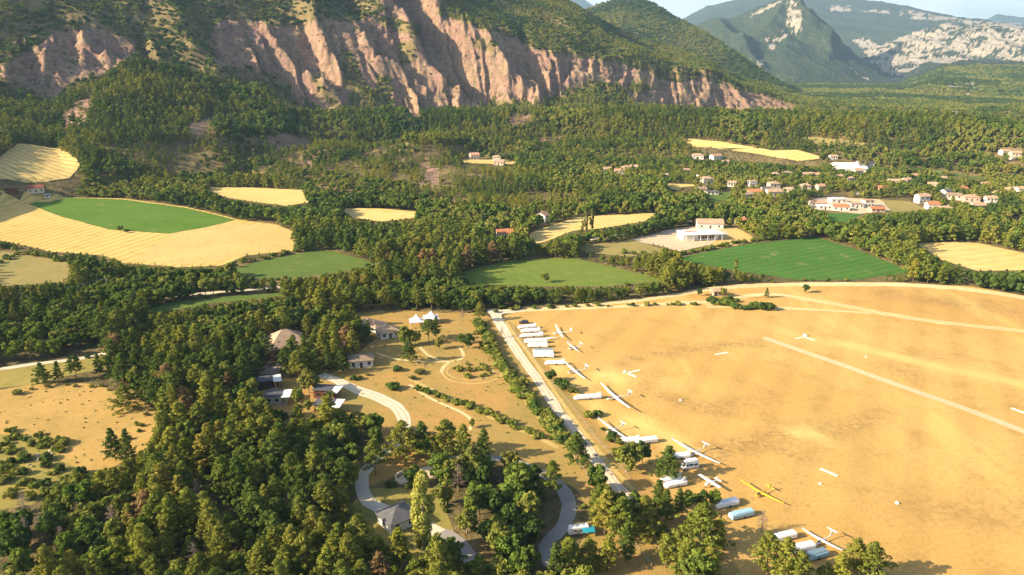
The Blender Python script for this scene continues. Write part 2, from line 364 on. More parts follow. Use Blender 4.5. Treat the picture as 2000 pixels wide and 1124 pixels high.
# ------------------------------------------------------------------ object helpers
def tag(o, label=None, cat=None, group=None, kind=None):
    if label: o['label'] = label
    if cat: o['category'] = cat
    if group: o['group'] = group
    if kind: o['kind'] = kind
    return o
def mesh_np(name, V, faces_flat, nside, mats, smooth=False, matidx=None):
    me = bpy.data.meshes.new(name); V = np.asarray(V, np.float32); ff = np.asarray(faces_flat, np.int32).ravel()
    me.vertices.add(len(V)); me.vertices.foreach_set('co', V.ravel())
    nf = len(ff)//nside; me.loops.add(len(ff)); me.loops.foreach_set('vertex_index', ff)
    me.polygons.add(nf); me.polygons.foreach_set('loop_start', np.arange(0, len(ff), nside, dtype=np.int32))
    try: me.polygons.foreach_set('loop_total', np.full(nf, nside, np.int32))
    except Exception: pass
    for m in (mats if isinstance(mats, (list, tuple)) else [mats]): me.materials.append(m)
    if matidx is not None: me.polygons.foreach_set('material_index', np.asarray(matidx, np.int32))
    me.polygons.foreach_set('use_smooth', np.full(nf, smooth, bool))
    me.update(calc_edges=True); return me
def link(name, me, parent=None, loc=None):
    o = bpy.data.objects.new(name, me); COL.objects.link(o)
    if parent: o.parent = parent
    if loc is not None: o.location = loc
    return o
def empty(name, loc, rz=0):
    o = bpy.data.objects.new(name, None); COL.objects.link(o); o.location = loc; o.rotation_euler = (0, 0, rz); o.empty_display_size = .5
    return o
class MB:
    """collects boxes, prisms, lofts into one mesh"""
    def __init__(s): s.v = []; s.f = []
    def add(s, vs, fs):
        k = len(s.v); s.v += [tuple(map(float, q)) for q in vs]; s.f += [tuple(i+k for i in q) for q in fs]
    def box(s, c, d, rz=0):
        x, y, z = d[0]/2, d[1]/2, d[2]/2; cs, sn = math.cos(rz), math.sin(rz); vs = []
        for a, b, e in ((-1,-1,-1),(1,-1,-1),(1,1,-1),(-1,1,-1),(-1,-1,1),(1,-1,1),(1,1,1),(-1,1,1)):
            X, Y = a*x, b*y; vs.append((c[0]+X*cs-Y*sn, c[1]+X*sn+Y*cs, c[2]+e*z))
        s.add(vs, [(0,3,2,1),(4,5,6,7),(0,1,5,4),(1,2,6,5),(2,3,7,6),(3,0,4,7)]); return s
    def loft(s, rings, cap=True):
        n = len(rings[0]); vs = [p for r in rings for p in r]; fs = []
        for i in range(len(rings)-1):
            for j in range(n):
                a = i*n+j; b = i*n+(j+1) % n; fs.append((a, b, b+n, a+n))
        if cap: fs.append(tuple(range(n))[::-1]); fs.append(tuple(range((len(rings)-1)*n, len(rings)*n)))
        s.add(vs, fs); return s
    def cyl(s, a, b, r0, r1=None, n=8):
        r1 = r0 if r1 is None else r1; a = Vector(a); b = Vector(b); d = (b-a).normalized()
        u = d.orthogonal().normalized(); w = d.cross(u)
        return s.loft([[a+(u*math.cos(t)+w*math.sin(t))*r0 for t in [2*math.pi*i/n for i in range(n)]],
                       [b+(u*math.cos(t)+w*math.sin(t))*r1 for t in [2*math.pi*i/n for i in range(n)]]])
    def mesh(s, name, mat, smooth=False):
        me = bpy.data.meshes.new(name); me.from_pydata(s.v, [], s.f); me.materials.append(MATS[mat] if isinstance(mat, str) else mat)
        me.polygons.foreach_set('use_smooth', [smooth]*len(me.polygons)); me.update(); return me
    def build(s, name, mat, parent=None, smooth=False):
        return link(name, s.mesh(name, mat, smooth), parent)
def ell(cx, cy, cz, ry, rz, n=10, x=None):
    return [(x if x is not None else cx, cy+ry*math.cos(2*math.pi*i/n), cz+rz*math.sin(2*math.pi*i/n)) for i in range(n)]
# ------------------------------------------------------------------ rock polygons (photograph's pixels)
ROCKS = [
    [(0,130),(60,100),(110,62),(190,55),(262,85),(258,118),(215,138),(170,150),(130,165),(100,205),(60,175),(30,165),(0,160)],
    [(410,70),(425,45),(470,38),(520,48),(560,55),(600,45),(640,38),(690,45),(760,20),(800,-10),(868,-20),(855,30),(905,45),(960,62),(1010,75),(1040,95),(1100,108),(1180,122),(1240,132),(1290,155),(1330,160),(1375,150),(1440,175),(1500,188),(1560,212),(1540,222),(1480,214),(1440,218),(1380,214),(1330,218),(1290,210),(1240,205),(1215,170),(1160,160),(1120,172),(1060,200),(1040,206),(980,195),(940,205),(900,224),(850,216),(812,238),(775,215),(760,170),(700,178),(655,226),(600,210),(575,195),(560,150),(520,140),(470,130),(425,140)],
    [(100,255),(130,215),(188,180),(190,200),(175,240),(140,262),(105,262)],
    [(515,265),(575,262),(610,275),(590,295),(530,290)],
    [(815,322),(860,328),(852,378),(825,372)],
    [(990,225),(1035,218),(1035,245),(1005,248)], [(1055,270),(1090,268),(1095,292),(1060,290)],
    [(585,318),(620,308),(612,325)],[(660,318),(690,310),(685,326)],
    [(365,240),(420,225),(425,262),(380,275)],
    [(1960,430),(2000,425),(2000,465),(1970,462)],
    [(730,-20),(800,-20),(880,90),(840,100),(780,60)],
]
ROCKHOLES = [[(665,95),(690,100),(725,190),(770,215),(745,225),(700,215),(672,170)], [(715,20),(745,30),(830,55),(815,75),(770,60),(740,50)], [(780,82),(810,78),(812,122),(785,128)],[(600,150),(620,150),(665,205),(650,210)], [(1225,165),(1265,165),(1270,185),(1235,182)],
             [(730,140),(760,150),(765,185),(740,180)],[(925,72),(970,85),(960,105),(930,95)]]
PALES = [
    [(1718,90),(1790,60),(1850,45),(1930,45),(2010,60),(2010,122),(1900,112),(1850,100),(1800,125),(1760,150),(1735,145),(1700,120),(1680,78),(1690,75)],
    [(1800,118),(1850,108),(1920,112),(1840,125)], [(1660,75),(1700,80),(1760,135),(1745,150),(1700,110)], [(1660,130),(1690,150),(1705,158),(1690,158),(1672,145)],
    [(1495,75),(1530,60),(1540,30),(1535,5),(1550,0),(1566,28),(1568,62),(1535,72),(1505,100)],
    [(1500,20),(1530,2),(1500,10),(1460,35)], [(1620,10),(1665,12),(1660,22),(1625,22)],
    [(1755,17),(1880,38),(2010,48),(2010,58),(1880,44),(1790,38),(1758,30)], [(1680,20),(1740,20),(1735,26),(1680,26)],
    [(1790,170),(1830,172),(1850,168),(1900,158),(1905,172),(1890,190),(1880,172),(1850,174),(1800,178)], [(1720,195),(1735,193),(1735,203),(1722,203)],
    [(1470,118),(1490,114),(1494,126),(1478,130)],
]
def rockmask(X, Y, Z):
    px, py = proj(X, Y, Z); D = np.hypot(X, Y)
    jx = px+14*(fbm(px/14, py/9, 3, 5)-.5); jy = py+10*(fbm(px/14, py/9, 3, 6)-.5)
    m = np.zeros(px.shape, bool)
    nr = (D < 2300)
    for p in ROCKS: m |= inpoly(p, jx, jy) & nr
    for p in ROCKHOLES: m &= ~inpoly(p, jx, jy)
    pl = np.zeros(px.shape, bool)
    for p in PALES: pl |= inpoly(p, px+10*(fbm(px/10, py/6, 3, 5)-.5), py+6*(fbm(px/10, py/6, 3, 6)-.5)) & (D > 2300)
    holes = (fbm(px/16+9, py/6, 5, 8)*.6+fbm(px/5, py/2.5, 3, 18)*.4 > .545)
    pl &= ~holes
    return m, pl
# ------------------------------------------------------------------ terrain meshes
NTH = 900
TH = np.linspace(R(-43), R(43), NTH)
rows_ = np.concatenate([np.geomspace(60, 700, 70), np.arange(703, 1050, 5.0), np.arange(1050, 1640, 2.6), np.arange(1642, 2150, 6),
                        np.arange(2156, 3000, 9), np.arange(3010, 4200, 18), np.arange(4215, 6200, 15), np.arange(6240, 9300, 34), np.arange(9400, 14500, 90)])
def build_terrain():
    cuts = [('ground', 0, 704), ('mountain', 704, 2150), ('hills', 2150, 3800), ('far_mountains', 3800, 14600)]
    for nm, a, b in cuts:
        rr = rows_[(rows_ >= a-1)]
        i0 = np.searchsorted(rows_, a); i1 = np.searchsorted(rows_, b)
        rr = rows_[max(i0-1, 0):i1]
        T, Dg = np.meshgrid(TH, rr); X = Dg*np.sin(T); Y = Dg*np.cos(T)
        Z = height(X.ravel(), Y.ravel()).reshape(X.shape)
        n0, n1 = X.shape
        idx = np.arange(n0*n1).reshape(n0, n1)
        f = np.stack([idx[:-1, :-1], idx[:-1, 1:], idx[1:, 1:], idx[1:, :-1]], -1).reshape(-1, 4)
        me = mesh_np(nm, np.stack([X.ravel(), Y.ravel(), Z.ravel()], -1), f, 4, MATS['terrain'], True)
        rk, pl = rockmask(X.ravel(), Y.ravel(), Z.ravel())
        for an, val in (('rock', (rk | pl).astype(np.float32)), ('pale', pl.astype(np.float32)), ('far', ss(2900, 3300, Dg.ravel()).astype(np.float32))):
            at = me.attributes.new(an, 'FLOAT', 'POINT'); at.data.foreach_set('value', val)
        o = link(nm, me)
        tag(o, {'ground': 'valley floor of dry grass and wood litter around the airfield', 'mountain': 'wooded mountain with eroded pink and tan marl cliffs on the left',
                'hills': 'green cone shaped hill and low wooded foothills behind the cliffs', 'far_mountains': 'hazy blue mountains with a rocky crag and pale badlands'}[nm], 'terrain', kind='structure')
build_terrain()
m = MB(); ring = [(17000*math.cos(t), 17000*math.sin(t), -.5) for t in [2*math.pi*i/48 for i in range(48)]]
m.add(ring, [tuple(range(48))]); tag(m.build('outer_plain', 'terrain'), 'plain that carries the valley floor out to the horizon', 'terrain', kind='structure')
# ------------------------------------------------------------------ field materials
grassmat('airfield_grass', (.51,.310,.096), (.57,.370,.125), (.41,.260,.080), patch=.011, fine=.9, speck=(.55, (.30,.20,.075)), stripe=(14, R(27), .07, .4), streak=True)
grassmat('pale_track', (.72,.56,.30), (.66,.48,.24), (.60,.42,.2), patch=.05)
grassmat('stubble', (.60,.42,.13), (.67,.48,.165), (.50,.34,.10), stripe=(7, R(12), .22, 3.0), patch=.012)
grassmat('stubble_rows', (.60,.44,.16), (.66,.49,.19), (.5,.37,.13), stripe=(7, R(-62), .26, 3.5), patch=.012)
grassmat('stubble_plain', (.64,.46,.16), (.70,.52,.20), (.54,.37,.13), stripe=(9, R(70), .10), patch=.015)
grassmat('crop_green', (.085,.175,.022), (.11,.20,.03), (.17,.20,.05), patch=.03, stripe=(5, R(10), .14), speck=(.09, (.26,.24,.08)))
grassmat('crop_emerald', (.062,.155,.026), (.075,.175,.032), (.13,.17,.05), patch=.028, stripe=(6, R(60), .14), speck=(.07, (.24,.23,.08)))
grassmat('crop_olive', (.17,.22,.04), (.13,.19,.035), (.25,.25,.07), patch=.025, stripe=(4, R(85), .12))
grassmat('pasture', (.11,.165,.035), (.09,.145,.03), (.18,.19,.055), patch=.03)
grassmat('dry_pasture', (.26,.22,.08), (.32,.25,.09), (.2,.2,.07), patch=.03)
grassmat('rough_stubble', (.56,.38,.14), (.62,.43,.165), (.43,.28,.12), patch=.03, speck=(.3, (.25,.17,.07)))
grassmat('meadow', (.44,.26,.085), (.33,.24,.075), (.22,.19,.06), patch=.035, fine=1.6, speck=(.9, (.16,.12,.045)))
grassmat('meadow_left', (.40,.265,.085), (.48,.31,.10), (.28,.22,.07), patch=.04, fine=1.6, speck=(.8, (.18,.14,.05)))
grassmat('scrub_grass', (.33,.26,.075), (.26,.22,.06), (.17,.17,.045), patch=.05, fine=1.5)
grassmat('gravel', (.62,.53,.40), (.70,.60,.45), (.50,.41,.29), patch=.12, fine=3)
grassmat('asphalt', (.30,.28,.26), (.34,.31,.28), (.25,.23,.21), patch=.1, fine=3)
grassmat('runway_surface', (.60,.44,.26), (.66,.48,.28), (.54,.40,.24), patch=.05, fine=2)
grassmat('sandy_yard', (.54,.42,.28), (.60,.48,.33), (.44,.31,.19), patch=.06)
grassmat('straw_verge', (.56,.40,.15), (.48,.36,.13), (.30,.25,.09), patch=.08, fine=1.5)
OFF = {}
def jitter(poly, amp, step):
    out = []; n = len(poly)
    for i in range(n):
        a = np.array(poly[i]); b = np.array(poly[(i+1) % n]); L = np.hypot(*(b-a)); k = max(1, min(60, int(L/step)))
        for j in range(k):
            p = a+(b-a)*j/k; out.append((p[0]+amp*2*(float(fbm(p[0]/9+3, p[1]/9, 3, 2))-.5), p[1]+amp*2*(float(fbm(p[0]/9+30, p[1]/9, 3, 4))-.5)))
    return out
def sheet(name, wpoly, mat, off, label, cat='field', grid=None, amp=0, step=6):
    """a sheet laid on the ground: world polygon, triangulated with inner points that follow the terrain"""
    if amp: wpoly = jitter(wpoly, amp, step)
    P = [Vector(p) for p in wpoly]; n = len(P); extra = []
    if grid:
        xs = [p.x for p in P]; ys = [p.y for p in P]
        gx, gy = np.meshgrid(np.arange(min(xs), max(xs), grid), np.arange(min(ys), max(ys), grid)); gx = gx.ravel()+.37; gy = gy.ravel()+.21
        k = inpoly([(p.x, p.y) for p in P], gx, gy); extra = [Vector((a, b)) for a, b in zip(gx[k], gy[k])]
    v, e, f, *_ = delaunay_2d_cdt(P+extra, [], [list(range(n))], 1, 1e-4)
    X = np.array([q.x for q in v]); Y = np.array([q.y for q in v]); Z = height(X, Y)+off
    me = bpy.data.meshes.new(name); me.from_pydata(list(zip(X, Y, Z)), [], [tuple(q) if (v[q[1]]-v[q[0]]).cross(v[q[2]]-v[q[0]]) > 0 else tuple(q)[::-1] for q in f]); me.materials.append(MATS[mat])
    if name == 'airfield':
        q1, q2 = proj(X, Y, Z)
        def msk(ls): return np.clip(sum(np.clip(1-dpoly(ln, q1, q2)/w, 0, 1)*s for ln, w, s in ls), 0, 1)*np.clip(.3+1.4*fbm(X/9, Y/9, 3, 12), 0, 1.2)
        for an, ls in (('worn', [([(1170,722),(1240,702),(1330,684),(1400,676),(1480,668)], 9, 1.2), ([(1240,745),(1300,775),(1370,800),(1440,790),(1500,770)], 22, .8), ([(1370,905),(1450,868),(1540,850),(1640,838),(1720,812)], 26, 1.3), ([(1520,880),(1590,905)], 14, 1.2), ([(1740,985),(1830,1000),(1990,1010)], 50, .7), ([(1700,570),(1800,585),(1990,610)], 16, .8), ([(1880,690),(1740,715),(1800,740)], 22, .6)]),
                       ('straw', [([(1160,740),(1190,730),(1215,745)], 24, 1.0), ([(1230,820),(1300,850),(1340,880)], 24, .9), ([(1560,845),(1600,848)], 22, 1.0), ([(1620,665),(1760,700),(1860,722),(2000,752)], 10, .8), ([(1500,640),(1620,672)], 8, .5), ([(1020,640),(1060,690),(1140,770),(1210,850),(1330,960)], 14, .55)])):
            at = me.attributes.new(an, 'FLOAT', 'POINT'); at.data.foreach_set('value', np.clip(msk(ls), 0, 1).astype(np.float32))
    o = link(name, me); tag(o, label, cat, kind='structure'); return o
FIELDS = []; CLEAR = []       # world polygons kept free of random trees
def field(name, pix, mat, off, label, clear=True, grid=None, amp=1.0, step=6, cat='field'):
    w = [GT(*p) for p in pix]
    if clear:
        CLEAR.append(w)
        if name not in ('airfield', 'camp_meadow', 'hut_clearing', 'lane_side_grass', 'earth_bank'): FIELDS.append(w)
    return sheet(name, w, mat, off, label, cat, grid, amp, step)
def ribbon(name, pix, widths, mat, off, label, clear=2.0, cat='track', edge=.5):
    c = [np.array(GT(*p)) for p in pix]
    if not isinstance(widths, (list, tuple)): widths = [widths]*len(c)
    # Catmull-Rom through the points
    pts = []; ws = []
    for i in range(len(c)-1):
        p0 = c[max(i-1, 0)]; p1 = c[i]; p2 = c[i+1]; p3 = c[min(i+2, len(c)-1)]
        k = max(2, min(30, int(np.hypot(*(p2-p1))/3)))
        for j in range(k):
            t = j/k; pts.append(.5*((2*p1)+(-p0+p2)*t+(2*p0-5*p1+4*p2-p3)*t*t+(-p0+3*p1-3*p2+p3)*t**3)); ws.append(widths[i]+(widths[i+1]-widths[i])*t)
    pts.append(c[-1]); ws.append(widths[-1]); pts = np.array(pts); ws = np.array(ws)
    tg = np.gradient(pts, axis=0); tg /= np.linalg.norm(tg, axis=1)[:, None]; nn = np.stack([-tg[:, 1], tg[:, 0]], -1)
    e1 = 1+edge*(fbm(pts[:, 0]/3.1, pts[:, 1]/3.1, 3, 3)-.5); e2 = 1+edge*(fbm(pts[:, 0]/2.5, pts[:, 1]/2.5, 2, 8)-.5)
    L = pts+nn*(ws*e1/2)[:, None]; Rr = pts-nn*(ws*e2/2)[:, None]
    V = np.concatenate([L, Rr]); z = height(V[:, 0], V[:, 1])+off; k = len(pts)
    f = [(k+i, k+i+1, i+1, i) for i in range(k-1)]
    me = bpy.data.meshes.new(name); me.from_pydata([(a, b, q) for (a, b), q in zip(V, z)], [], f); me.materials.append(MATS[mat])
    o = link(name, me); tag(o, label, cat, kind='structure')
    if clear is not None:
        Lw = pts+nn*(ws/2+clear)[:, None]; Rw = pts-nn*(ws/2+clear)[:, None]
        for i in range(0, k-1, 3):
            j = min(i+3, k-1); CLEAR.append([tuple(Lw[i]), tuple(Lw[j]), tuple(Rw[j]), tuple(Rw[i])])
    return o
# airfield and the fields
field('airfield', [(985,618),(1010,608),(1100,597),(1200,588),(1300,577),(1370,566),(1450,558),(1560,554),(1740,552),(1900,560),(2010,580),(2300,640),(2900,1124),(2600,1400),(1500,1400),(1475,1160),(1400,1060),(1330,1000),(1262,930),(1190,855),(1120,775),(1060,700),(1020,650)], 'airfield_grass', .02, 'sun bleached ochre grass airfield with parked gliders', amp=1.2, grid=5)
field('stubble_field', [(-60,355),(0,365),(45,372),(112,379),(240,388),(362,404),(466,429),(545,440),(578,456),(572,490),(480,500),(430,520),(350,522),(240,514),(205,500),(100,492),(0,470),(-60,460)], 'stubble', .03, 'large golden stubble field with mown rows left of the green crop', grid=12)
field('rough_stubble_patch', [(330,458),(450,436),(545,441),(574,457),(570,486),(485,497),(420,512),(350,518),(260,508),(300,480)], 'rough_stubble', .06, 'bumpy tan ground with dark weeds right of the mown stubble', grid=12)
field('green_crop_field', [(48,395),(115,382),(240,390),(360,406),(462,430),(400,445),(330,457),(215,449),(120,424)], 'crop_green', .10, 'bright green crop field inside the golden stubble', grid=12)
field('olive_meadow', [(-60,480),(0,491),(60,500),(138,512),(142,548),(60,556),(-60,562)], 'dry_pasture', .03, 'olive brown meadow at the left edge below the stubble', grid=12)
field('striped_field', [(-60,330),(0,308),(35,282),(70,284),(118,292),(158,322),(138,350),(55,357),(0,352),(-60,350)], 'stubble_rows', .5, 'sloping field with curved mown rows half in shade', grid=8)
field('tan_field', [(398,367),(480,367),(590,372),(606,396),(560,403),(500,396),(440,387)], 'stubble_plain', .3, 'pale harvested field between the woods left of centre', grid=8)
field('small_tan_field', [(662,408),(740,408),(818,415),(815,426),(745,434),(690,427)], 'stubble_plain', .3, 'narrow pale harvested field below the wooded knoll', grid=8)
field('green_meadow', [(446,528),(530,505),(622,489),(650,491),(745,517),(655,533),(560,544),(500,545)], 'pasture', .04, 'mid green meadow wedge behind the tree belt', grid=12)
MATS['crop_green2'] = None
field('light_green_field', [(900,532),(1000,508),(1115,504),(1200,522),(1302,548),(1180,560),(1040,560),(905,553)], 'crop_olive', .04, 'light green crop field in the middle of the valley', grid=12)
field('emerald_field', [(1318,507),(1380,492),(1460,478),(1590,463),(1680,490),(1785,532),(1680,546),(1560,548),(1420,526)], 'crop_emerald', .04, 'emerald green crop field right of centre', grid=12)
field('striped_tan_field', [(1786,476),(1850,473),(1910,475),(2010,497),(2060,520),(2010,528),(1910,530),(1840,508)], 'stubble_plain', .04, 'harvested field with faint rows at the right edge', grid=12)
field('dry_paddock', [(1125,482),(1240,468),(1300,490),(1230,502),(1140,493)], 'dry_pasture', .04, 'olive dry paddock in front of the white hall', grid=12)
field('sandy_yard', [(1232,468),(1318,446),(1400,440),(1425,455),(1385,478),(1330,492)], 'sandy_yard', .06, 'pale sandy yard round the long white hall', grid=12)
field('rubble_ground', [(1400,441),(1440,446),(1482,470),(1440,480),(1378,487)], 'rough_stubble', .05, 'reddish rubble ground right of the long white hall', grid=12)
field('earth_bank', [(773,938),(795,922),(835,910),(872,903),(885,912),(850,930),(800,950)], 'sandy_yard', .025, 'bare pinkish earth bank above the tall poplar', amp=.6)
field('woodside_field', [(1128,424),(1290,416),(1255,434),(1180,446),(1120,452),(1050,478),(1030,458)], 'stubble_plain', .2, 'pale field with thin poplars at the wood edge', grid=8)
field('roadside_pasture', [(278,608),(340,590),(560,569),(552,578),(420,592),(300,614)], 'pasture', .04, 'thin green pasture strip beside the wooded lane', grid=12)
field('far_strip_field', [(1330,271),(1400,276),(1470,288),(1612,309),(1560,316),(1470,300),(1395,290)], 'stubble_plain', .3, 'long thin pale field in the far forest', grid=12)
field('far_olive_field', [(1543,270),(1600,269),(1690,281),(1694,291),(1600,286)], 'dry_pasture', .3, 'small olive field in the far forest', grid=12)
field('playing_field', [(1680,390),(1762,386),(1814,410),(1725,417)], 'dry_pasture', .04, 'yellow green playing field beside the village workshops', grid=12)
field('village_meadow', [(1300,359),(1362,361),(1352,374),(1310,370)], 'stubble_plain', .04, 'small yellow meadow at the village edge', grid=12)
field('village_lawn', [(1380,382),(1430,374),(1425,392),(1390,396)], 'pasture', .04, 'small green lawn beside the grey roofed house', grid=12)
field('workshop_green', [(1612,417),(1690,418),(1650,434),(1620,432)], 'crop_emerald', .04, 'dark green grass below the village workshops', grid=12)  # small grass plot in the plain emerald crop colour
field('workshop_yard', [(1575,395),(1640,386),(1720,390),(1740,412),(1680,418),(1590,408)], 'sandy_yard', .05, 'pale yard between the village workshops', grid=12)
field('upper_clearing', [(905,313),(985,313),(1010,318),(1000,323),(905,320)], 'stubble_plain', .5, 'yellow clearing in front of the hillside houses', grid=6)
field('green_strip', [(1780,328),(1850,336),(1930,346),(1920,352),(1840,342),(1785,334)], 'pasture', .05, 'thin green field right of the village', grid=12)
# camp ground
field('camp_meadow', [(640,735),(690,700),(735,660),(690,640),(660,622),(690,612),(790,606),(860,612),(940,612),(975,628),(1015,690),(1075,775),(1130,842),(1215,938),(1300,1030),(1345,1085),(1330,1200),(1195,1200),(1110,1120),(1130,1060),(1150,1010),(1125,960),(1085,932),(1000,886),(960,905),(900,915),(830,908),(765,935),(700,960),(688,930),(760,880),(735,850),(660,838),(560,815),(520,790),(500,740),(560,740)], 'meadow', .02, 'dry tan meadow of the camp with mown paths', amp=1.5)
field('hut_clearing', [(690,985),(720,955),(850,955),(880,1030),(900,1075),(800,1095),(700,1085)], 'scrub_grass', .016, 'shaded grass clearing round the tiled hut')
field('left_meadow', [(-80,770),(0,762),(60,752),(160,748),(255,765),(320,815),(285,875),(235,905),(180,925),(120,900),(60,850),(-80,850)], 'meadow_left', .02, 'dry ochre clearing at the left edge', amp=1.5)
field('left_scrub', [(-80,850),(60,850),(120,900),(180,925),(120,945),(60,990),(-80,1010)], 'scrub_grass', .016, 'rough scrubby grass bank at the left edge', clear=True, amp=1.5)
field('track_verge', [(-80,735),(0,722),(200,690),(215,715),(60,752),(-80,768)], 'scrub_grass', .014, 'rough verge below the left gravel track')
field('lane_side_grass', [(1015,622),(1040,650),(1085,705),(1150,782),(1215,862),(1285,938),(1350,1008),(1420,1068),(1495,1170),(1400,1170),(1322,1058),(1240,978),(1172,900),(1096,798),(1020,690),(978,622)], 'meadow', .015, 'tan grass strip between the gravel lane and the parked gliders')
def ruts(pix, off, gap, w, mat, label):
    c = [np.array(G(*q)) for q in pix]; tg = np.gradient(np.array(c), axis=0); tg /= np.linalg.norm(tg, axis=1)[:, None]
    for s in (-1, 1):
        pts = [(q[0]-t[1]*s*gap, q[1]+t[0]*s*gap) for q, t in zip(c, tg)]
        L = []
        for (ax, ay) in pts:
            a_, b_ = proj(np.array([ax]), np.array([ay]), np.array([0.0])); L.append((float(a_[0]), float(b_[0])))
        ribbon('wheel_rut', L, w, mat, off, label, None, edge=.9)
# tracks
GR, AS = 'gravel', 'asphalt'
ribbon('gravel_lane', [(962,604),(975,630),(990,655),(1012,690),(1048,738),(1088,798),(1128,850),(1164,900),(1200,945),(1232,978),(1270,1015),(1310,1058),(1350,1110)], [6,4.2,4,3.8,3.6,3.4,3.3,3.3,3.4,3.2,3,3,3], GR, .05, 'straight pale gravel lane between the hedge and the gliders', 1.5)
ruts([(985,648),(1012,690),(1048,738),(1088,798),(1128,850),(1164,900),(1200,945),(1232,978)], .054, .85, .55, 'sandy_yard', 'darker wheel rut worn along the gravel lane')
ruts([(660,745),(700,762),(742,778),(780,802),(790,835),(768,872)], .056, .9, .5, 'sandy_yard', 'darker wheel rut worn along the camp road')
ruts([(1440,582),(1560,582),(1650,598),(1720,612),(1800,625),(1900,637),(2010,648)], .06, .95, .6, 'airfield_grass', 'brownish wheel rut along the field track')
ribbon('parking_spur', [(955,612),(985,609),(1020,606)], [5,6,3], GR, .055, 'gravel turning place at the top of the lane', 1)
ribbon('camp_road', [(625,732),(660,745),(700,762),(742,778),(780,802),(790,835),(768,872),(728,905),(706,940),(722,982),(770,1002),(820,1020),(862,1045),(905,1075)], [4,4.2,4.6,5,4.6,4.2,3.4,3.2,3.8,3.8,3.6,3.6,4.5,4], GR, .05, 'wide pale gravel road curving through the camp', 1.5)
ribbon('paved_loop', [(840,905),(900,893),(975,897),(1040,915),(1092,948),(1112,985),(1106,1020),(1085,1045),(1066,1070),(1080,1120)], [2.6,2.6,3,3.2,3.4,3.8,3.8,3.6,3.2,3], AS, .06, 'grey paved loop lane curving through the trees', 2)
ribbon('hut_lane', [(862,1040),(880,1052),(905,1075),(930,1110)], [4,5,4,4], AS, .07, 'grey paved patch behind the tall poplar', 2)
ribbon('west_track', [(-60,728),(0,721),(80,710),(150,702),(200,692),(260,680),(330,672)], 3.0, GR, .05, 'sandy track entering the pine wood from the left', 3)
ribbon('runway_strip', [(1492,660),(1560,684),(1650,715),(1760,755),(1880,797),(2000,843),(2150,900)], [3.2,3.5,3.4,3.4,3.4,3.4,3.4], 'runway_surface', .05, 'straight narrow grey beige strip across the airfield', 1, edge=.05)
ribbon('perimeter_track', [(1000,608),(1100,600),(1200,592),(1300,580),(1370,568),(1440,560),(1560,556),(1740,556),(1860,563),(1960,575),(2050,592)], [4,4,4,4,5,6,6,7,7,7,7], 'pale_track', .04, 'pale dirt track along the far edge of the airfield', 1)
ribbon('field_track', [(1380,596),(1440,582),(1500,575),(1560,582),(1650,598),(1720,612),(1800,625),(1900,637),(2010,648),(2100,658)], [3,4,5,5,5,5,5,4.5,4.5,4.5], 'pale_track', .045, 'straw coloured track crossing the far airfield', 1)
ribbon('side_track', [(1380,600),(1460,600),(1540,603),(1640,608),(1700,612)], [2,2.5,3,2.5,2], 'pale_track', .05, 'short pale track joining the field track', 1)
ribbon('hedge_track', [(1010,608),(1100,604),(1200,600),(1300,594),(1390,590)], [2,3,3,4,4], 'pale_track', .05, 'pale strip behind the low airfield hedge', .5)
P_ = 'straw_verge'
ribbon('footpath', [(820,678),(836,694),(858,704),(880,707)], 1.2, 'pale_track', .045, 'thin pale footpath from the yellow bush to the garden', .5)
ribbon('footpath', [(897,678),(905,692),(900,702),(880,707),(866,717),(862,728)], 1.3, 'pale_track', .05, 'pale footpath curving to the round garden', .5)
ribbon('footpath', [(735,690),(780,703),(830,706),(880,708)], .9, 'pale_track', .042, 'thin footpath across the camp from the pine', .5)
ribbon('footpath', [(800,752),(822,768),(860,788),(900,805),(922,822),(918,840)], 1.2, 'pale_track', .045, 'pale footpath below the diagonal shrub row', .5)
t_ = [2*math.pi*i/16 for i in range(-1, 12)]
ribbon('ring_path', [(922+58*math.cos(t), 728+22*math.sin(t)) for t in t_], .8, 'straw_verge', .046, 'faint ring path round the planted garden', None)
ribbon('ring_path', [(918+46*math.cos(t), 726+16*math.sin(t)) for t in t_], .6, 'straw_verge', .047, 'inner ring path round the planted garden', None)
ribbon('hedge_verge', [(930,628),(955,660),(975,700),(1005,750),(1040,800),(1075,840),(1110,880)], 1.6, P_, .03, 'strip of tall straw grass along the camp hedge', None)
ribbon('lane_verge', [(985,622),(1000,648),(1025,680),(1060,730),(1100,790),(1145,850),(1180,895),(1215,935),(1245,965)], 1.5, P_, .035, 'strip of tall straw grass between lane and gliders', None)
ribbon('shrub_row_verge', [(800,740),(850,765),(910,790),(970,820),(1040,850),(1090,875)], 1.8, P_, .03, 'strip of straw grass beside the diagonal shrub row', None)
ribbon('village_road', [(1575,398),(1600,390),(1640,383),(1680,380)], 5, AS, .09, 'dark road behind the village workshops', 2)  # same even asphalt colour as the other paved lanes
ribbon('valley_road', [(280,583),(380,575),(500,565),(600,556),(720,535),(820,515),(900,500),(1020,484),(1140,470),(1240,452),(1370,427)], 4, GR, .05, 'country road half hidden behind the tree belt', .8)
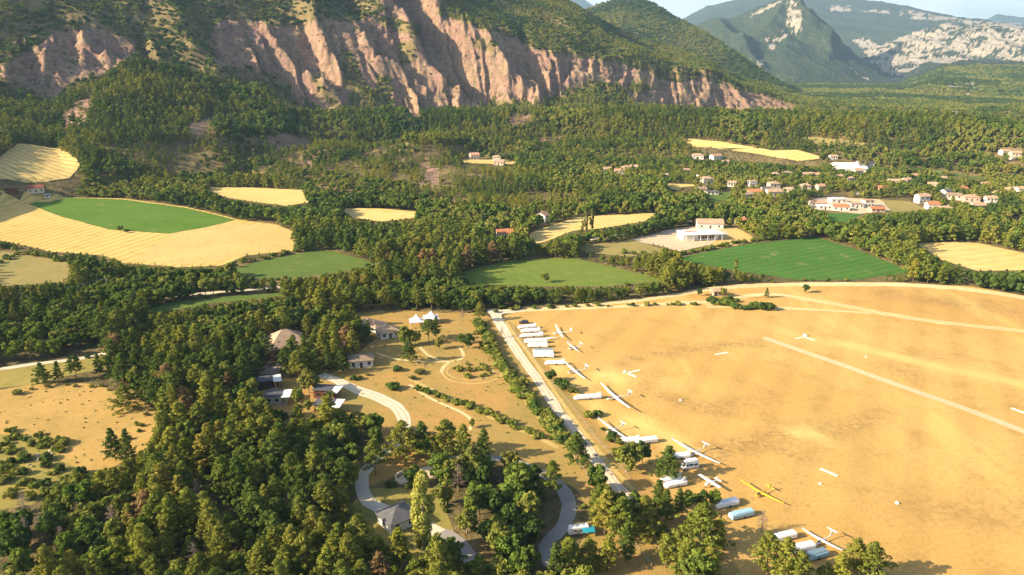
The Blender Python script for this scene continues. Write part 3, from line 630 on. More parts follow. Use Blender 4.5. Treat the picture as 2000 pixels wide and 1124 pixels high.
# ------------------------------------------------------------------ plain materials for built things
plain('white_paint', (.80,.80,.80), .35, noise=.03, coat=.2); plain('white_wall', (.70,.67,.60), .9, noise=.08, scale=1.5)
plain('cream_wall', (.66,.56,.42), .9, noise=.08, scale=1.5); plain('pink_wall', (.62,.45,.34), .9, noise=.08, scale=1.5)
plain('grey_wall', (.45,.43,.40), .9, noise=.1); plain('stone_wall', (.46,.38,.27), .95, noise=.25, scale=4)
plain('brown_timber', (.16,.065,.035), .8, noise=.25, scale=3); plain('dark_timber', (.07,.045,.03), .8, noise=.25, scale=3)
plain('tan_timber', (.36,.22,.11), .8, noise=.2, scale=3); plain('dark_glass', (.03,.04,.05), .08, noise=.05, spec=.6)
plain('rubber', (.02,.02,.02), .8, noise=.1); plain('metal_grey', (.32,.33,.34), .4, .6, noise=.08); plain('galvanised', (.45,.46,.46), .5, .4, noise=.1)
plain('yellow_paint', (.80,.52,.02), .4, noise=.05, coat=.2); plain('light_blue_paint', (.32,.52,.62), .4, noise=.06, coat=.2); plain('blue_grey_paint', (.16,.24,.30), .4, noise=.06, coat=.2)
plain('teal_tarp', (.02,.30,.42), .6, noise=.1); plain('dark_car_paint', (.05,.03,.06), .25, noise=.05, coat=.5); plain('red_paint', (.5,.06,.03), .4, noise=.05)
plain('tent_fabric', (.82,.82,.82), .7, noise=.03); plain('dark_felt', (.10,.10,.115), .85, noise=.15, scale=2); plain('white_membrane', (.72,.72,.70), .7, noise=.06)
plain('bark', (.15,.10,.07), .95, noise=.3, scale=4); plain('bark_orange', (.26,.15,.09), .95, noise=.3, scale=4); plain('bark_pale', (.30,.26,.21), .95, noise=.25, scale=4)
plain('dead_twigs', (.26,.19,.155), .95, noise=.25, scale=3); plain('weathered_wood', (.34,.28,.21), .9, noise=.2)
def tilemat(name, c1, c2, sc=.28):
    m, nt, n, l, b = newmat(name); b.inputs['Roughness'].default_value = .9; b.inputs['Specular IOR Level'].default_value = .15
    tc = n.new('ShaderNodeTexCoord'); br = n.new('ShaderNodeTexBrick'); l.new(tc.outputs['Object'], br.inputs['Vector'])
    mp = n.new('ShaderNodeMapping'); l.new(tc.outputs['Object'], mp.inputs['Vector']); l.new(mp.outputs[0], br.inputs['Vector'])
    br.inputs['Scale'].default_value = 1; br.inputs['Brick Width'].default_value = .25; br.inputs['Row Height'].default_value = sc; br.inputs['Mortar Size'].default_value = .03
    br.inputs['Color1'].default_value = (*c1, 1); br.inputs['Color2'].default_value = (*c2, 1); br.inputs['Mortar'].default_value = (*[q*.55 for q in c1], 1)
    nz = noise_node(n, l, tc.outputs['Object'], .9, 5, .7)
    l.new(mix(n, l, 1.0, br.outputs['Color'], ramp(n, l, nz, [(.3, .75), (.7, 1.2)]), 'MULTIPLY'), b.inputs['Base Color'])
tilemat('roof_orange', (.55,.20,.10), (.62,.27,.14)); tilemat('roof_tan', (.58,.40,.27), (.50,.33,.22)); tilemat('roof_pink', (.62,.36,.25), (.54,.30,.2))
tilemat('roof_dark_red', (.28,.09,.06), (.33,.12,.08)); tilemat('roof_grey', (.13,.13,.14), (.17,.165,.17)); tilemat('roof_brown', (.34,.25,.18), (.28,.2,.14))
leafmat('pine_dark', [(0.077,0.116,0.024), (0.099,0.141,0.028), (0.125,0.164,0.034), (0.085,0.129,0.026)], .15)
leafmat('pine_olive', [(0.152,0.181,0.030), (0.185,0.206,0.036), (0.218,0.213,0.040), (0.139,0.174,0.030)], .15)
leafmat('pine_yellow', [(0.231,0.238,0.038), (0.264,0.258,0.042), (0.205,0.225,0.036), (0.304,0.245,0.049)], .15)
leafmat('leaf_mid', [(0.106,0.162,0.027), (0.134,0.185,0.034), (0.168,0.207,0.038), (0.090,0.140,0.026)], .2)
leafmat('leaf_olive', [(0.196,0.202,0.044), (0.174,0.193,0.040), (0.230,0.224,0.050), (0.179,0.174,0.044)], .2)
leafmat('leaf_yellow', [(.215,.235,.045), (.245,.245,.052), (.19,.22,.042)], .2)
leafmat('leaf_dark', [(0.062,0.101,0.025), (0.076,0.121,0.028), (0.092,0.132,0.032)], .2)
leafmat('shrub_green', [(0.129,0.162,0.032), (0.185,0.202,0.038), (0.224,0.218,0.044), (0.157,0.151,0.038)], .2)
leafmat('poplar_leaf', [(0.403,0.370,0.089), (0.370,0.358,0.079)], .25)
leafmat('brown_leaf', [(0.291,0.179,0.079), (0.246,0.168,0.079)], .2)
# ------------------------------------------------------------------ foliage meshes
def quads(cen, nrm, up, w, h):
    """leaf cards: centre, two axes -> 4 verts each (slightly bent outline kept flat)"""
    a = up; b = np.cross(nrm, up); b /= np.linalg.norm(b, axis=1)[:, None]+1e-9
    w = np.asarray(w)[:, None]; h = np.asarray(h)[:, None]
    return np.stack([cen-b*w*.5-a*h*.5, cen+b*w*.5-a*h*.5, cen+b*w*.32+a*h*.5, cen-b*w*.32+a*h*.5], 1).reshape(-1, 3)
def unit(v): return v/(np.linalg.norm(v, axis=-1, keepdims=True)+1e-9)
def tufts(rng, C, rad, nper, sz):
    """dense needle clumps: cards on a flattened ball round each centre, facing outwards, so each clump has a lit and a shaded side"""
    n = len(C)*nper; c = np.repeat(C, nper, 0); r = np.repeat(rad, nper)
    d = rng.normal(size=(n, 3)); d[:, 2] = np.abs(d[:, 2])*.9-.15; d = unit(d)
    rr = r*rng.uniform(.62, 1.12, n); nr = unit(d*np.array([1, 1, 1.2])+rng.normal(size=(n, 3))*.38)
    up = unit(np.cross(nr, rng.normal(size=(n, 3)))+np.array([0, 0, .35]))
    return quads(c+d*rr[:, None]*np.array([1, 1, .62]), nr, up, sz*r*rng.uniform(.6, 1.2, n), sz*r*rng.uniform(.9, 1.9, n))
def pine_mesh(name, seed, mat, hgt=11, cr=3.2, base=.32, nb=44, nt=5, nper=19, sz=.50, shape=.6, lean=0.0, tr=.56):
    rng = np.random.default_rng(seed); C = []; rad = []
    lob = rng.uniform(0, 6.28); twigs = []
    for i in range(nb):
        t = (i+rng.uniform(0, 1))/nb; z = hgt*(base+(1-base)*t**.9)
        L = cr*((1-t)**shape)*rng.uniform(.6, 1.15)*(1+.25*math.sin(2*lob))+.25
        L *= (.72+.28*min(1, (t+.12)/.3)) ; az = i*2.39996+rng.normal()*.35
        droop = rng.uniform(-.05, .30)
        for k in range(nt):
            s = (k+1)/nt; s = .35+.65*s
            off = rng.normal(size=3)*np.array([.26, .26, .12])*L*.55
            p = np.array([math.cos(az)*L*s, math.sin(az)*L*s, z+droop*L*s*s])+off+np.array([lean*t*2, 0, 0])
            C.append(p); rad.append(tr*rng.uniform(.7, 1.25)*(1-.25*t))
        twigs.append(((0, 0, z-.3), (math.cos(az)*L*.8, math.sin(az)*L*.8, z+droop*L*.5)))
    C.append(np.array([lean*2, 0, hgt*.99])); rad.append(tr*.9)
    V = tufts(rng, np.array(C), np.array(rad), nper, sz)
    return mesh_np(name, V, np.arange(len(V)), 4, MATS[mat]), twigs
def trunk_mesh(name, mat, hgt, r, twigs=(), bend=.3, seed=0, limbs=True):
    rng = random.Random(seed); m = MB(); rings = []; n = 7; z = -.3
    for k in range(6):
        t = k/5; rr = r*(1-.82*t); bx = bend*math.sin(t*2.5+seed); by = bend*.6*math.sin(t*3.1+seed*2)
        rings.append([(bx+rr*math.cos(2*math.pi*i/n), by+rr*math.sin(2*math.pi*i/n), -.3+(hgt+.3)*t) for i in range(n)])
    m.loft(rings)
    for a, b in twigs: m.cyl(a, b, r*.28, r*.08, 4)
    return m.mesh(name, mat)
def leafy_mesh(name, seed, mat, hgt=9, cr=3.2, cz=.58, nl=40, nper=72, size=.44, ell_z=.42, tall=False):
    rng = np.random.default_rng(seed)
    d = unit(rng.normal(size=(nl, 3))*np.array([1, 1, .9])); rr = rng.uniform(.35, 1.12, nl)**.7
    c = d*rr[:, None]*np.array([cr*.78, cr*.78, hgt*ell_z*.8])+np.array([0, 0, hgt*cz])
    if tall:
        tt = (np.arange(nl)+rng.uniform(0, 1, nl))/nl; prof = np.sin(np.pi*np.clip(tt*.86+.12, 0, 1))**.7
        az = rng.uniform(0, 6.28, nl); c = np.stack([np.cos(az)*cr*.55*prof, np.sin(az)*cr*.55*prof, hgt*(.1+.88*tt)], 1)
    R_ = cr*rng.uniform(.20, .40, nl)*(26/max(nl, 10))**.25*(1 if not tall else .95)
    n = nl*nper; cc = np.repeat(c, nper, 0); r2 = np.repeat(R_, nper)
    dd = unit(rng.normal(size=(n, 3))+np.array([0, 0, .25])); q = rng.uniform(.72, 1.08, n)
    P = cc+dd*(r2*q)[:, None]*np.array([1, 1, .85 if not tall else 1.5])
    nr = unit(dd+rng.normal(size=(n, 3))*.42); up = unit(np.cross(nr, rng.normal(size=(n, 3))))
    k = P[:, 2] > hgt*.05; P, nr, up = P[k], nr[k], up[k]; n = len(P)
    s = size*rng.uniform(.7, 1.3, n)
    V = quads(P, nr, up, s, s*1.15)
    return mesh_np(name, V, np.arange(len(V)), 4, MATS[mat])
PINES = []; LEAFY = []; SHRUBS = []
for i, (mat, hg, cr, base, sh) in enumerate([('pine_dark', 12, 3.5, .14, .85), ('pine_olive', 11, 3.9, .24, .7), ('pine_dark', 10, 3.4, .10, 1.0), ('pine_olive', 13, 3.7, .30, .8),
                                             ('pine_yellow', 10.5, 3.6, .2, .8), ('pine_olive', 9, 3.4, .05, .9), ('pine_dark', 11.5, 3.8, .38, .6), ('brown_leaf', 9.5, 3.0, .2, .8)]):
    cm, tw = pine_mesh('pine_crown', 100+i, mat, hg, cr, base, shape=sh, lean=(.15 if i % 2 else -.1))
    PINES.append((cm, trunk_mesh('pine_trunk', 'bark_orange' if i % 2 else 'bark', hg*.96, .17, tw[::4], .2, i), mat, hg))
for i, (mat, hg, cr) in enumerate([('leaf_mid', 9, 3.3), ('leaf_olive', 8, 3.0), ('leaf_dark', 9, 3.2), ('leaf_yellow', 8, 2.7), ('leaf_mid', 10.5, 3.0)]):
    LEAFY.append((leafy_mesh('leaf_crown', 200+i, mat, hg, cr), trunk_mesh('leaf_trunk', 'bark_pale' if i % 2 else 'bark', hg*.75, .2, [((0, 0, hg*.25), (1.2, .6, hg*.55)), ((0, 0, hg*.28), (-1.1, .5, hg*.55)), ((0, 0, hg*.3), (.1, -1.2, hg*.55))], .2, i), mat, hg))
for i, (mat, hg, cr) in enumerate([('shrub_green', 2.2, 1.5), ('leaf_mid', 2.6, 1.4), ('leaf_yellow', 1.9, 1.3), ('leaf_dark', 2.4, 1.6)]):
    SHRUBS.append((leafy_mesh('shrub_foliage', 300+i, mat, hg, cr, .42, 12, 70, .26, .42), trunk_mesh('shrub_stem', 'bark', hg*.6, .06, [((0, 0, .1), (.5, .3, hg*.5)), ((0, 0, .1), (-.5, .2, hg*.5)), ((0, 0, .1), (0, -.5, hg*.5))], .05, i), mat, hg))
# cheap versions for the woods beyond: one mesh with trunk and crown in a single object
MIDSRC = []; FARSRC = []
def src(me): o = bpy.data.objects.new(me.name, me); return o
for i, (mat, sh) in enumerate([('pine_dark', .6), ('pine_olive', .55), ('pine_dark', .8), ('pine_yellow', .55)]):
    MIDSRC.append(src(pine_mesh('far_pine', 400+i, mat, 10, 2.9, .08, 16, 2, 12, .62, sh, tr=1.05)[0]))
for i, mat in enumerate(['leaf_mid', 'leaf_olive', 'leaf_dark', 'leaf_yellow', 'leaf_mid']):
    MIDSRC.append(src(leafy_mesh('far_leafy', 450+i, mat, 8, 3.0, .52, 11, 30, .95, .44)))
for i, mat in enumerate(['pine_dark', 'pine_olive', 'pine_dark']):
    FARSRC.append(src(pine_mesh('distant_pine', 500+i, mat, 9, 2.9, .03, 8, 2, 8, .8, .8, tr=1.4)[0]))
for i, mat in enumerate(['leaf_mid', 'leaf_dark', 'leaf_olive']):
    FARSRC.append(src(leafy_mesh('distant_leafy', 550+i, mat, 6, 3.2, .45, 6, 16, 1.6, .42)))
FARSRC.append(src(pine_mesh('distant_pine', 505, 'pine_yellow', 8, 2.8, .03, 8, 2, 8, .8, .8, tr=1.4)[0]))
NEARSRC = []
for cm, tm, _, hg in PINES+LEAFY:
    v1 = np.empty(len(cm.vertices)*3, np.float32); cm.vertices.foreach_get('co', v1); n1 = len(cm.vertices)
    tv = [tuple(v.co) for v in tm.vertices]; tf = [tuple(p.vertices) for p in tm.polygons]
    me = bpy.data.meshes.new('wood_tree'); me.from_pydata(list(map(tuple, v1.reshape(-1, 3)))+tv, [], [tuple(range(k, k+4)) for k in range(0, n1, 4)]+[tuple(q+n1 for q in f) for f in tf])
    me.materials.append(cm.materials[0]); me.materials.append(tm.materials[0]); me.polygons.foreach_set('material_index', [0]*(n1//4)+[1]*len(tf)); me.update()
    NEARSRC.append(src(me))
SHRSRC = [src(a[0]) for a in SHRUBS]
def scatter_object(name, P, scale, rot, pick, srcs, label, cat):
    me = bpy.data.meshes.new(name); me.vertices.add(len(P)); me.vertices.foreach_set('co', np.asarray(P, np.float32).ravel())
    for an, ty, v in (('sc', 'FLOAT_VECTOR', scale), ('rt', 'FLOAT', rot), ('pk', 'INT', pick)):
        a = me.attributes.new(an, ty, 'POINT'); a.data.foreach_set('vector' if ty == 'FLOAT_VECTOR' else 'value', np.asarray(v, np.int32 if ty == 'INT' else np.float32).ravel())
    o = link(name, me); tag(o, label, cat, kind='stuff')
    g = bpy.data.node_groups.new(name, 'GeometryNodeTree'); g.interface.new_socket('Geometry', in_out='INPUT', socket_type='NodeSocketGeometry'); g.interface.new_socket('Geometry', in_out='OUTPUT', socket_type='NodeSocketGeometry')
    n = g.nodes; l = g.links; gi = n.new('NodeGroupInput'); go = n.new('NodeGroupOutput'); ip = n.new('GeometryNodeInstanceOnPoints')
    gg = n.new('GeometryNodeGeometryToInstance')
    for s_ in srcs[::-1]:
        oi = n.new('GeometryNodeObjectInfo'); oi.inputs['Object'].default_value = s_; oi.inputs['As Instance'].default_value = True
        l.new(oi.outputs['Geometry'], gg.inputs[0])
    mtp = n.new('GeometryNodeMeshToPoints'); l.new(gi.outputs[0], mtp.inputs[0])
    l.new(mtp.outputs[0], ip.inputs['Points'])
    # join the sources as separate instances
    jn = n.new('GeometryNodeJoinGeometry')
    for nd in [x for x in n if x.bl_idname == 'GeometryNodeObjectInfo'][::1]: l.new(nd.outputs['Geometry'], jn.inputs[0])
    n.remove(gg); l.new(jn.outputs[0], ip.inputs['Instance']); ip.inputs['Pick Instance'].default_value = True
    def na(nm, ty):
        q = n.new('GeometryNodeInputNamedAttribute'); q.data_type = ty; q.inputs['Name'].default_value = nm; return [x for x in q.outputs if x.enabled and x.name == 'Attribute'][0]
    l.new(na('pk', 'INT'), ip.inputs['Instance Index']); l.new(na('sc', 'FLOAT_VECTOR'), ip.inputs['Scale'])
    cx = n.new('ShaderNodeCombineXYZ'); l.new(na('rt', 'FLOAT'), cx.inputs[2]); l.new(cx.outputs[0], ip.inputs['Rotation'])
    l.new(ip.outputs[0], go.inputs[0])
    md = o.modifiers.new('scatter', 'NODES'); md.node_group = g
    return o
# ------------------------------------------------------------------ buildings
DISCS = []      # (x, y, r) kept free of trees
def keep(x, y, r, front=0):
    DISCS.append((x, y, r))
    if front:
        d = math.hypot(x, y)
        for k in (.5, 1.0): DISCS.append((x*(1-front*k/d), y*(1-front*k/d), r*.8))
def house(px, py, w, d, h, yaw, wall, roof, label, style='gable', rise=None, group=None, name='house', chim=True, front=9, nwin=2, cat='house'):
    x, y = GT(px, py); ang = R(yaw); y2 = y+d/2
    z = float(height(np.array([x]), np.array([y2]))[0])
    o = empty(name, (x, y2, z), ang); tag(o, label, cat, group)
    rise = rise if rise is not None else d*.2; e = .45
    if style == 'gable':
        a, b = w/2, d/2
        m = MB(); m.add([(-a,-b,-1),(a,-b,-1),(a,b,-1),(-a,b,-1),(-a,-b,h),(a,-b,h),(a,b,h),(-a,b,h),(-a,0,h+rise),(a,0,h+rise)],
                        [(0,1,5,4),(1,2,6,9,5),(2,3,7,6),(3,0,4,8,7),(0,3,2,1)])
        m.build('wall', wall, o)
        m = MB(); k = rise/b; a += e; t = .18
        for s in (-1, 1):
            lo = h-k*e+.02; P = [(-a, s*(b+e), lo), (a, s*(b+e), lo), (a, 0, h+rise+.02), (-a, 0, h+rise+.02)]
            m.loft([P, [(p[0], p[1], p[2]+t) for p in P]])
        m.build('roof', roof, o)
    elif style == 'hip':
        a, b = w/2, d/2; m = MB().box((0, 0, (h-1)/2), (w, d, h+1)); m.build('wall', wall, o)
        rl = max(w-d, .2)/2; m = MB(); a += e; b += e
        m.add([(-a,-b,h-.1),(a,-b,h-.1),(a,b,h-.1),(-a,b,h-.1),(-a,-b,h+.08),(a,-b,h+.08),(a,b,h+.08),(-a,b,h+.08),(-rl,0,h+rise),(rl,0,h+rise)],
              [(0,3,2,1),(0,1,5,4),(1,2,6,5),(2,3,7,6),(3,0,4,7),(4,5,9,8),(5,6,9),(6,7,8,9),(7,4,8)])
        m.build('roof', roof, o)
    elif style == 'flat' or style == 'pent':
        m = MB().box((0, 0, (h-1)/2), (w, d, h+1)); m.build('wall', wall, o)
        m = MB(); a, b = w/2+e, d/2+e; r2 = rise if style == 'pent' else .02
        P = [(-a,-b,h+.02+r2),(a,-b,h+.02+r2),(a,b,h+.02),(-a,b,h+.02)]; m.loft([P, [(p[0], p[1], p[2]+.22) for p in P]]); m.build('roof', roof, o)
    wm = MB().box((0, 0, 0), (1.1, .08, 1.2)).mesh('window', 'dark_glass'); wx = None
    for i in range(nwin+1):
        X = -w/2+w*(i+.5)/(nwin+1)
        if i == nwin//2: dr = MB().box((X, -d/2-.03, 1.05), (1.0, .08, 2.1)).build('door', 'dark_timber', o); continue
        q = link('window', wm, o, (X, -d/2-.03, 1.6))
    q = link('window', wm, o, (-w/2-.03, 0, 1.6)); q.rotation_euler = (0, 0, R(90))
    if h > 4.2:
        for i in range(nwin): link('window', wm, o, (-w/2+w*(i+.5)/nwin, -d/2-.03, 4.2))
    if chim: MB().box((w*.22, d*.12, h+rise*.75), (.6, .6, 1.5)).build('chimney', 'cream_wall', o)
    keep(x, y2, max(w, d)*.62+2.0, front)
    return o
W, CR, PK = 'white_wall', 'cream_wall', 'pink_wall'
RO, RT, RP, RR_, RG, RB = 'roof_orange', 'roof_tan', 'roof_pink', 'roof_dark_red', 'roof_grey', 'roof_brown'
gv = 'houses of the far village'
VH = [
 (926,312,9,8,4.5,15,CR,RP,'cream hillside house left in the yellow clearing under the dark pines','gable'),
 (970,316,8,7,4.5,0,W,RT,'white box shaped hillside house right in the yellow clearing','hip'),
 (975,323,10,7,3,-12,CR,RP,'low pink roofed hillside house in front of the white box shaped one','gable'),
 (985,466,10,8,3.2,10,W,RO,'orange roofed house half buried in the wood left of the sandy yard','gable'),
 (1059,436,6,8,5,60,W,RP,'tall white gabled house alone in the dark trees below the rocky knoll','gable'),
 (1099,325,12,6,3,-5,PK,RP,'long low pinkish building at the forest edge right of the hillside houses','gable'),
 (1186,337,9,8,3.6,8,W,RT,'white walled house at the left end of the forest edge hamlet','gable'),
 (1211,341,11,8,4,0,W,RP,'large white house nearest the viewer in the forest edge hamlet','gable'),
 (1224,335,10,8,4.5,20,CR,RP,'pink roofed house in the middle of the forest edge hamlet','hip'),
 (1240,333,11,8,4,-10,W,RT,'white house at the right end of the forest edge hamlet','gable'),
 (1301,349,13,8,3,0,CR,RT,'low tan house alone right of the forest edge hamlet','hip'),
 (1364,313,14,9,4,-8,W,RT,'wide pale house left of the pair above the village','hip'),
 (1399,315,13,9,4.5,25,W,RP,'white house with stepped roof right of the pair above the village','gable'),
 (1417,321,8,6,3,-5,CR,RT,'small pale outbuilding right of the pair above the village','gable'),
 (1369,352,9,8,4,30,W,RT,'white house behind the twin white blocks at the village edge','gable'),
 (1382,359,12,9,5,12,W,RT,'large white house with blocks of two heights at the village edge','hip'),
 (1372,376,9,8,3,0,CR,RB,'brown roofed house left of the small green lawn','gable'),
 (1392,381,11,8,2.8,0,W,RG,'low white bungalow with flat grey roof beside the small lawn','flat'),
 (1471,364,8,7,4.5,5,W,RT,'bright white cube of a house among pale trees','flat'),
 (1476,382,13,8,3.6,-4,PK,RO,'long orange roofed house in the left of the village','gable'),
 (1461,388,8,7,4,20,W,RT,'white gabled house in front of the long orange roofed house','gable'),
 (1497,378,8,8,4,0,W,RG,'white house with grey roof right of the long orange roof','gable'),
 (1515,346,9,7,3.2,0,CR,RT,'small tan house at the back left of the village','hip'),
 (1539,344,9,7,3.2,12,CR,RT,'small tan house second in the back row of the village','hip'),
 (1580,347,12,8,3.2,0,CR,RT,'wide tan roofed house in the back row of the village','gable'),
 (1598,347,8,7,3,-15,CR,RP,'small pink roofed house at the right of the back row','gable'),
 (1513,367,11,8,3.4,8,CR,RT,'tan roofed house above the big white one left of the plane trees','hip'),
 (1544,377,11,8,3.2,-18,CR,RT,'tan hip roofed house behind the golden plane trees','hip'),
 (1513,383,14,9,4,6,W,RT,'big white house left of the golden plane trees','gable'),
 (1575,370,9,7,3.2,0,CR,RT,'tan roofed house seen over the golden plane trees','hip'),
 (1604,370,7,7,3,10,CR,RP,'small pink roofed house right above the plane trees','gable'),
 (1629,312,9,7,3,0,W,RT,'small white house alone below the long thin field','gable'),
 (1755,360,18,8,3,-5,CR,RT,'long pale roofed house half hidden by round trees','gable'),
 (1773,357,9,7,3,15,W,RT,'small pale house right of the long pale roofed one','gable'),
 (1825,367,10,7,3.4,-22,CR,RT,'tan roofed house above the tall white house','gable'),
 (1727,373,11,8,3.2,0,PK,RO,'orange roofed house above the playing field','gable'),
 (1804,398,11,8,6.5,10,W,RT,'tall white house at the right of the playing field','gable'),
 (1824,410,10,8,4.6,-2,W,RO,'white house with orange roof nearest the right wood','gable'),
 (1851,383,8,7,4.5,20,W,RG,'narrow white house right of the tall white one','gable'),
 (1867,390,12,8,3,-25,CR,RB,'tan house with slanting roof in the right of the village','gable'),
 (1900,398,13,9,3.8,-14,PK,RP,'large pink roofed villa in the right of the village','hip'),
 (1914,408,12,8,2.8,5,W,RT,'low white house below the pink roofed villa','gable'),
 (1851,413,11,7,2.6,0,CR,RT,'low cream house at the lower edge of the village','hip'),
 (1965,305,11,8,4,6,W,RT,'white house alone in the far right forest','gable'),
 (1986,308,11,8,3.6,-8,CR,RT,'cream house at the right edge of the far forest','gable'),
 (1979,314,5,5,4,0,W,RT,'tiny white tower like house below the far right pair','hip'),
 (1980,378,11,8,4,5,PK,RT,'pinkish house at the right edge of the village','hip'),
 (1996,380,8,8,5,0,W,RT,'white house cut by the right edge of the picture','gable'),
 (1450,438,12,8,3,4,W,RO,'orange roofed house right of the long white hall','hip'),
 (1500,356,8,6,3,6,CR,RT,'small cream house between the back row and the big white house','gable'),
 (1560,360,7,6,3,-12,W,RP,'small white house just below the wide tan roofed back row house','gable'),
 (1642,350,8,6,3,8,CR,RT,'cream cottage below the white roofed barns, left one','gable'),
 (1662,354,7,6,3,-6,W,RT,'white cottage below the white roofed barns, right one','hip'),
 (1788,349,8,6,3.2,10,CR,RP,'pink roofed cottage at the far side of the round trees','gable'),
 (1842,354,8,6,3,-15,W,RT,'white cottage above the tan roofed house right of the playing field','gable'),
 (1883,376,8,7,3.4,12,CR,RO,'orange roofed cottage behind the pink roofed villa','gable'),
 (1938,396,9,7,3.2,-8,W,RT,'white cottage right of the pink roofed villa','gable'),
 (1948,384,8,6,3.2,20,CR,RT,'cream cottage up the slope right of the pink roofed villa','hip'),
 (1925,366,8,6,3.2,5,W,RP,'white cottage high behind the right part of the village','gable'),
 (1430,366,8,6,3.2,-10,W,RT,'white cottage between the small lawn and the bright white cube','gable'),
 (1340,338,8,6,3.2,14,CR,RT,'cream cottage below the left of the pair above the village','gable'),
 (66,380,11,8,3.4,28,CR,RR_,'farmhouse with dark red roof at the corner of the green crop field','gable'),
]
for i, v in enumerate(VH):
    px, py, w, d, h, yaw, wl_, rf, lb, st = v
    if px > 1080: w *= .84; d *= .84; h *= .86
    house(px, py, w, d, h, yaw, wl_, rf, lb, st, group=(gv if px > 1340 and py < 420 else None), front=12, rise=d*.24 if st != 'flat' else .1)
g_ = 'workshops beside the playing field'
for px, py, w, d, h, yaw, wl_, rf, lb, st in [
 (1600,404,14,9,3.4,-6,W,RP,'pale pink roofed workshop at the left end of the yard','gable'), (1638,397,15,8,3.6,3,W,'white_membrane','long white shed at the back of the workshop yard','flat'),
 (1613,410,11,8,3,-8,W,'white_membrane','low grey white shed in front of the pink roofed workshop','flat'), (1645,412,14,10,3.6,-10,W,RO,'white workshop with bright orange roof','gable'),
 (1674,407,12,8,4,0,W,RT,'white two part workshop in the middle of the yard','flat'), (1697,405,9,8,6,5,W,RP,'tall white block in the workshop yard','flat'),
 (1715,415,12,8,3,0,PK,RO,'low orange roofed workshop at the right end of the yard','gable')]:
    w *= .82; d *= .8; h *= .82
    house(px, py, w, d, h, yaw, wl_, rf, lb, st, group=g_, name='workshop', cat='workshop', front=14, chim=False, rise=1.3 if st == 'gable' else .1)
for px, py, w, d, h, yaw, wl_, rf, lb, st in [
 (1655,331,26,10,4,-6,W,'white_membrane','long white roofed barn, rear one of the pair','gable'), (1668,337,26,9,3.6,-6,W,'white_membrane','long white roofed barn, front one of the pair','gable'),
 (1692,330,16,9,4,0,'grey_wall','roof_brown','brown open sided barn right of the white roofed pair','gable'), (1677,342,8,7,4,10,W,RT,'small white building below the white roofed barns','gable'),
 (1846,223,22,8,4,0,CR,RT,'cream building block on the far forest ridge','flat'), (1868,225,11,8,4.5,0,W,RT,'white building block on the far forest ridge','flat'),
 (20,377,8,4,2.5,0,'brown_timber','roof_dark_red','small dark red field shed left of the farmhouse','pent'), (91,387,4,2.4,2.2,20,'white_paint','white_membrane','small white hut beside the farmhouse','flat')]:
    house(px, py, w, d, h, yaw, wl_, rf, lb, st, name='barn' if w > 15 else 'shed', cat='barn' if w > 15 else 'shed', front=12, chim=False, rise=2 if st == 'gable' else .3)
# the long white hall
x, y = GT(1366, 470); o = empty('exhibition_hall', (x, y+6, 0), R(9)); tag(o, 'long white hall with flat roof and dark window band on the sandy yard', 'hall')
MB().box((0, 0, 1.7), (23, 11, 4.4)).build('wall', 'white_wall', o); MB().box((1.2, -1, 4.06), (26, 14.5, .35)).build('roof', 'white_membrane', o)
for i in range(8): MB().box((-1+1.45*i, -5.56, 2.0), (1.2, .12, 2.0)).build('window', 'dark_glass', o)
for i in range(3): MB().box((-11.56, -3.4+3.4*i, 2.0), (.12, 1.1, 1.3)).build('window', 'dark_glass', o)
for i in range(6): MB().box((-10.5+4.7*i, -8.0, 1.95), (.28, .28, 3.9)).build('post', 'white_paint', o)
MB().box((-4, 1.5, 4.27), (7, 4, .06)).build('roof_patch', 'roof_pink', o)
for i in range(3): MB().box((-1+3.4*i, 2.5, 4.5), (1.0, 1.0, .5)).build('roof_vent', 'white_paint', o)
keep(x, y+6, 19, 26)
house(1388, 447, 17, 8, 3.6, -4, 'white_wall', 'roof_tan', 'tan roofed hall behind the long white hall', 'gable', name='hall', cat='hall', chim=False, rise=2.2, front=6)
# --- camp buildings
def hiproof_house(px, py, w, d, h, yaw, wall, roof, label, **k): return house(px, py, w, d, h, yaw, wall, roof, label, 'hip', **k)
hiproof_house(722, 649, 10.5, 7, 2.9, -28, 'white_wall', 'roof_tan', 'white bungalow with tan hip roof left of the marquees', rise=1.8, name='bungalow', cat='bungalow', chim=False, front=5)
hiproof_house(755, 662, 8, 6.5, 2.6, 30, 'white_wall', 'roof_tan', 'small white building with broad tan roof just left of the marquees', rise=1.9, name='bungalow', cat='bungalow', chim=False, front=5)
hiproof_house(702, 719, 8.6, 7, 2.7, 12, 'white_wall', 'roof_brown', 'small white house with brown roof beside the pines left of the meadow', rise=1.4, name='bungalow', cat='bungalow', chim=False, front=6)
hiproof_house(548, 697, 16, 14, 3.6, 32, 'tan_timber', 'roof_tan', 'large restaurant hall with steep tan hip roof among the pines', rise=5, name='restaurant', cat='restaurant', chim=False, front=0)
hiproof_house(772, 1038, 7.4, 7.0, 2.5, 38, 'white_wall', 'roof_grey', 'hut with dark grey tiled hip roof beside the tall poplar', rise=1.9, name='tiled_hut', cat='hut', chim=False, front=4, nwin=1)
house(1401, 579, 4.5, 4, 2.5, 8, 'stone_wall', 'roof_tan', 'small stone hut on the pale track behind the airfield', 'gable', name='stone_hut', cat='hut', chim=False, front=4, nwin=1, rise=.9)
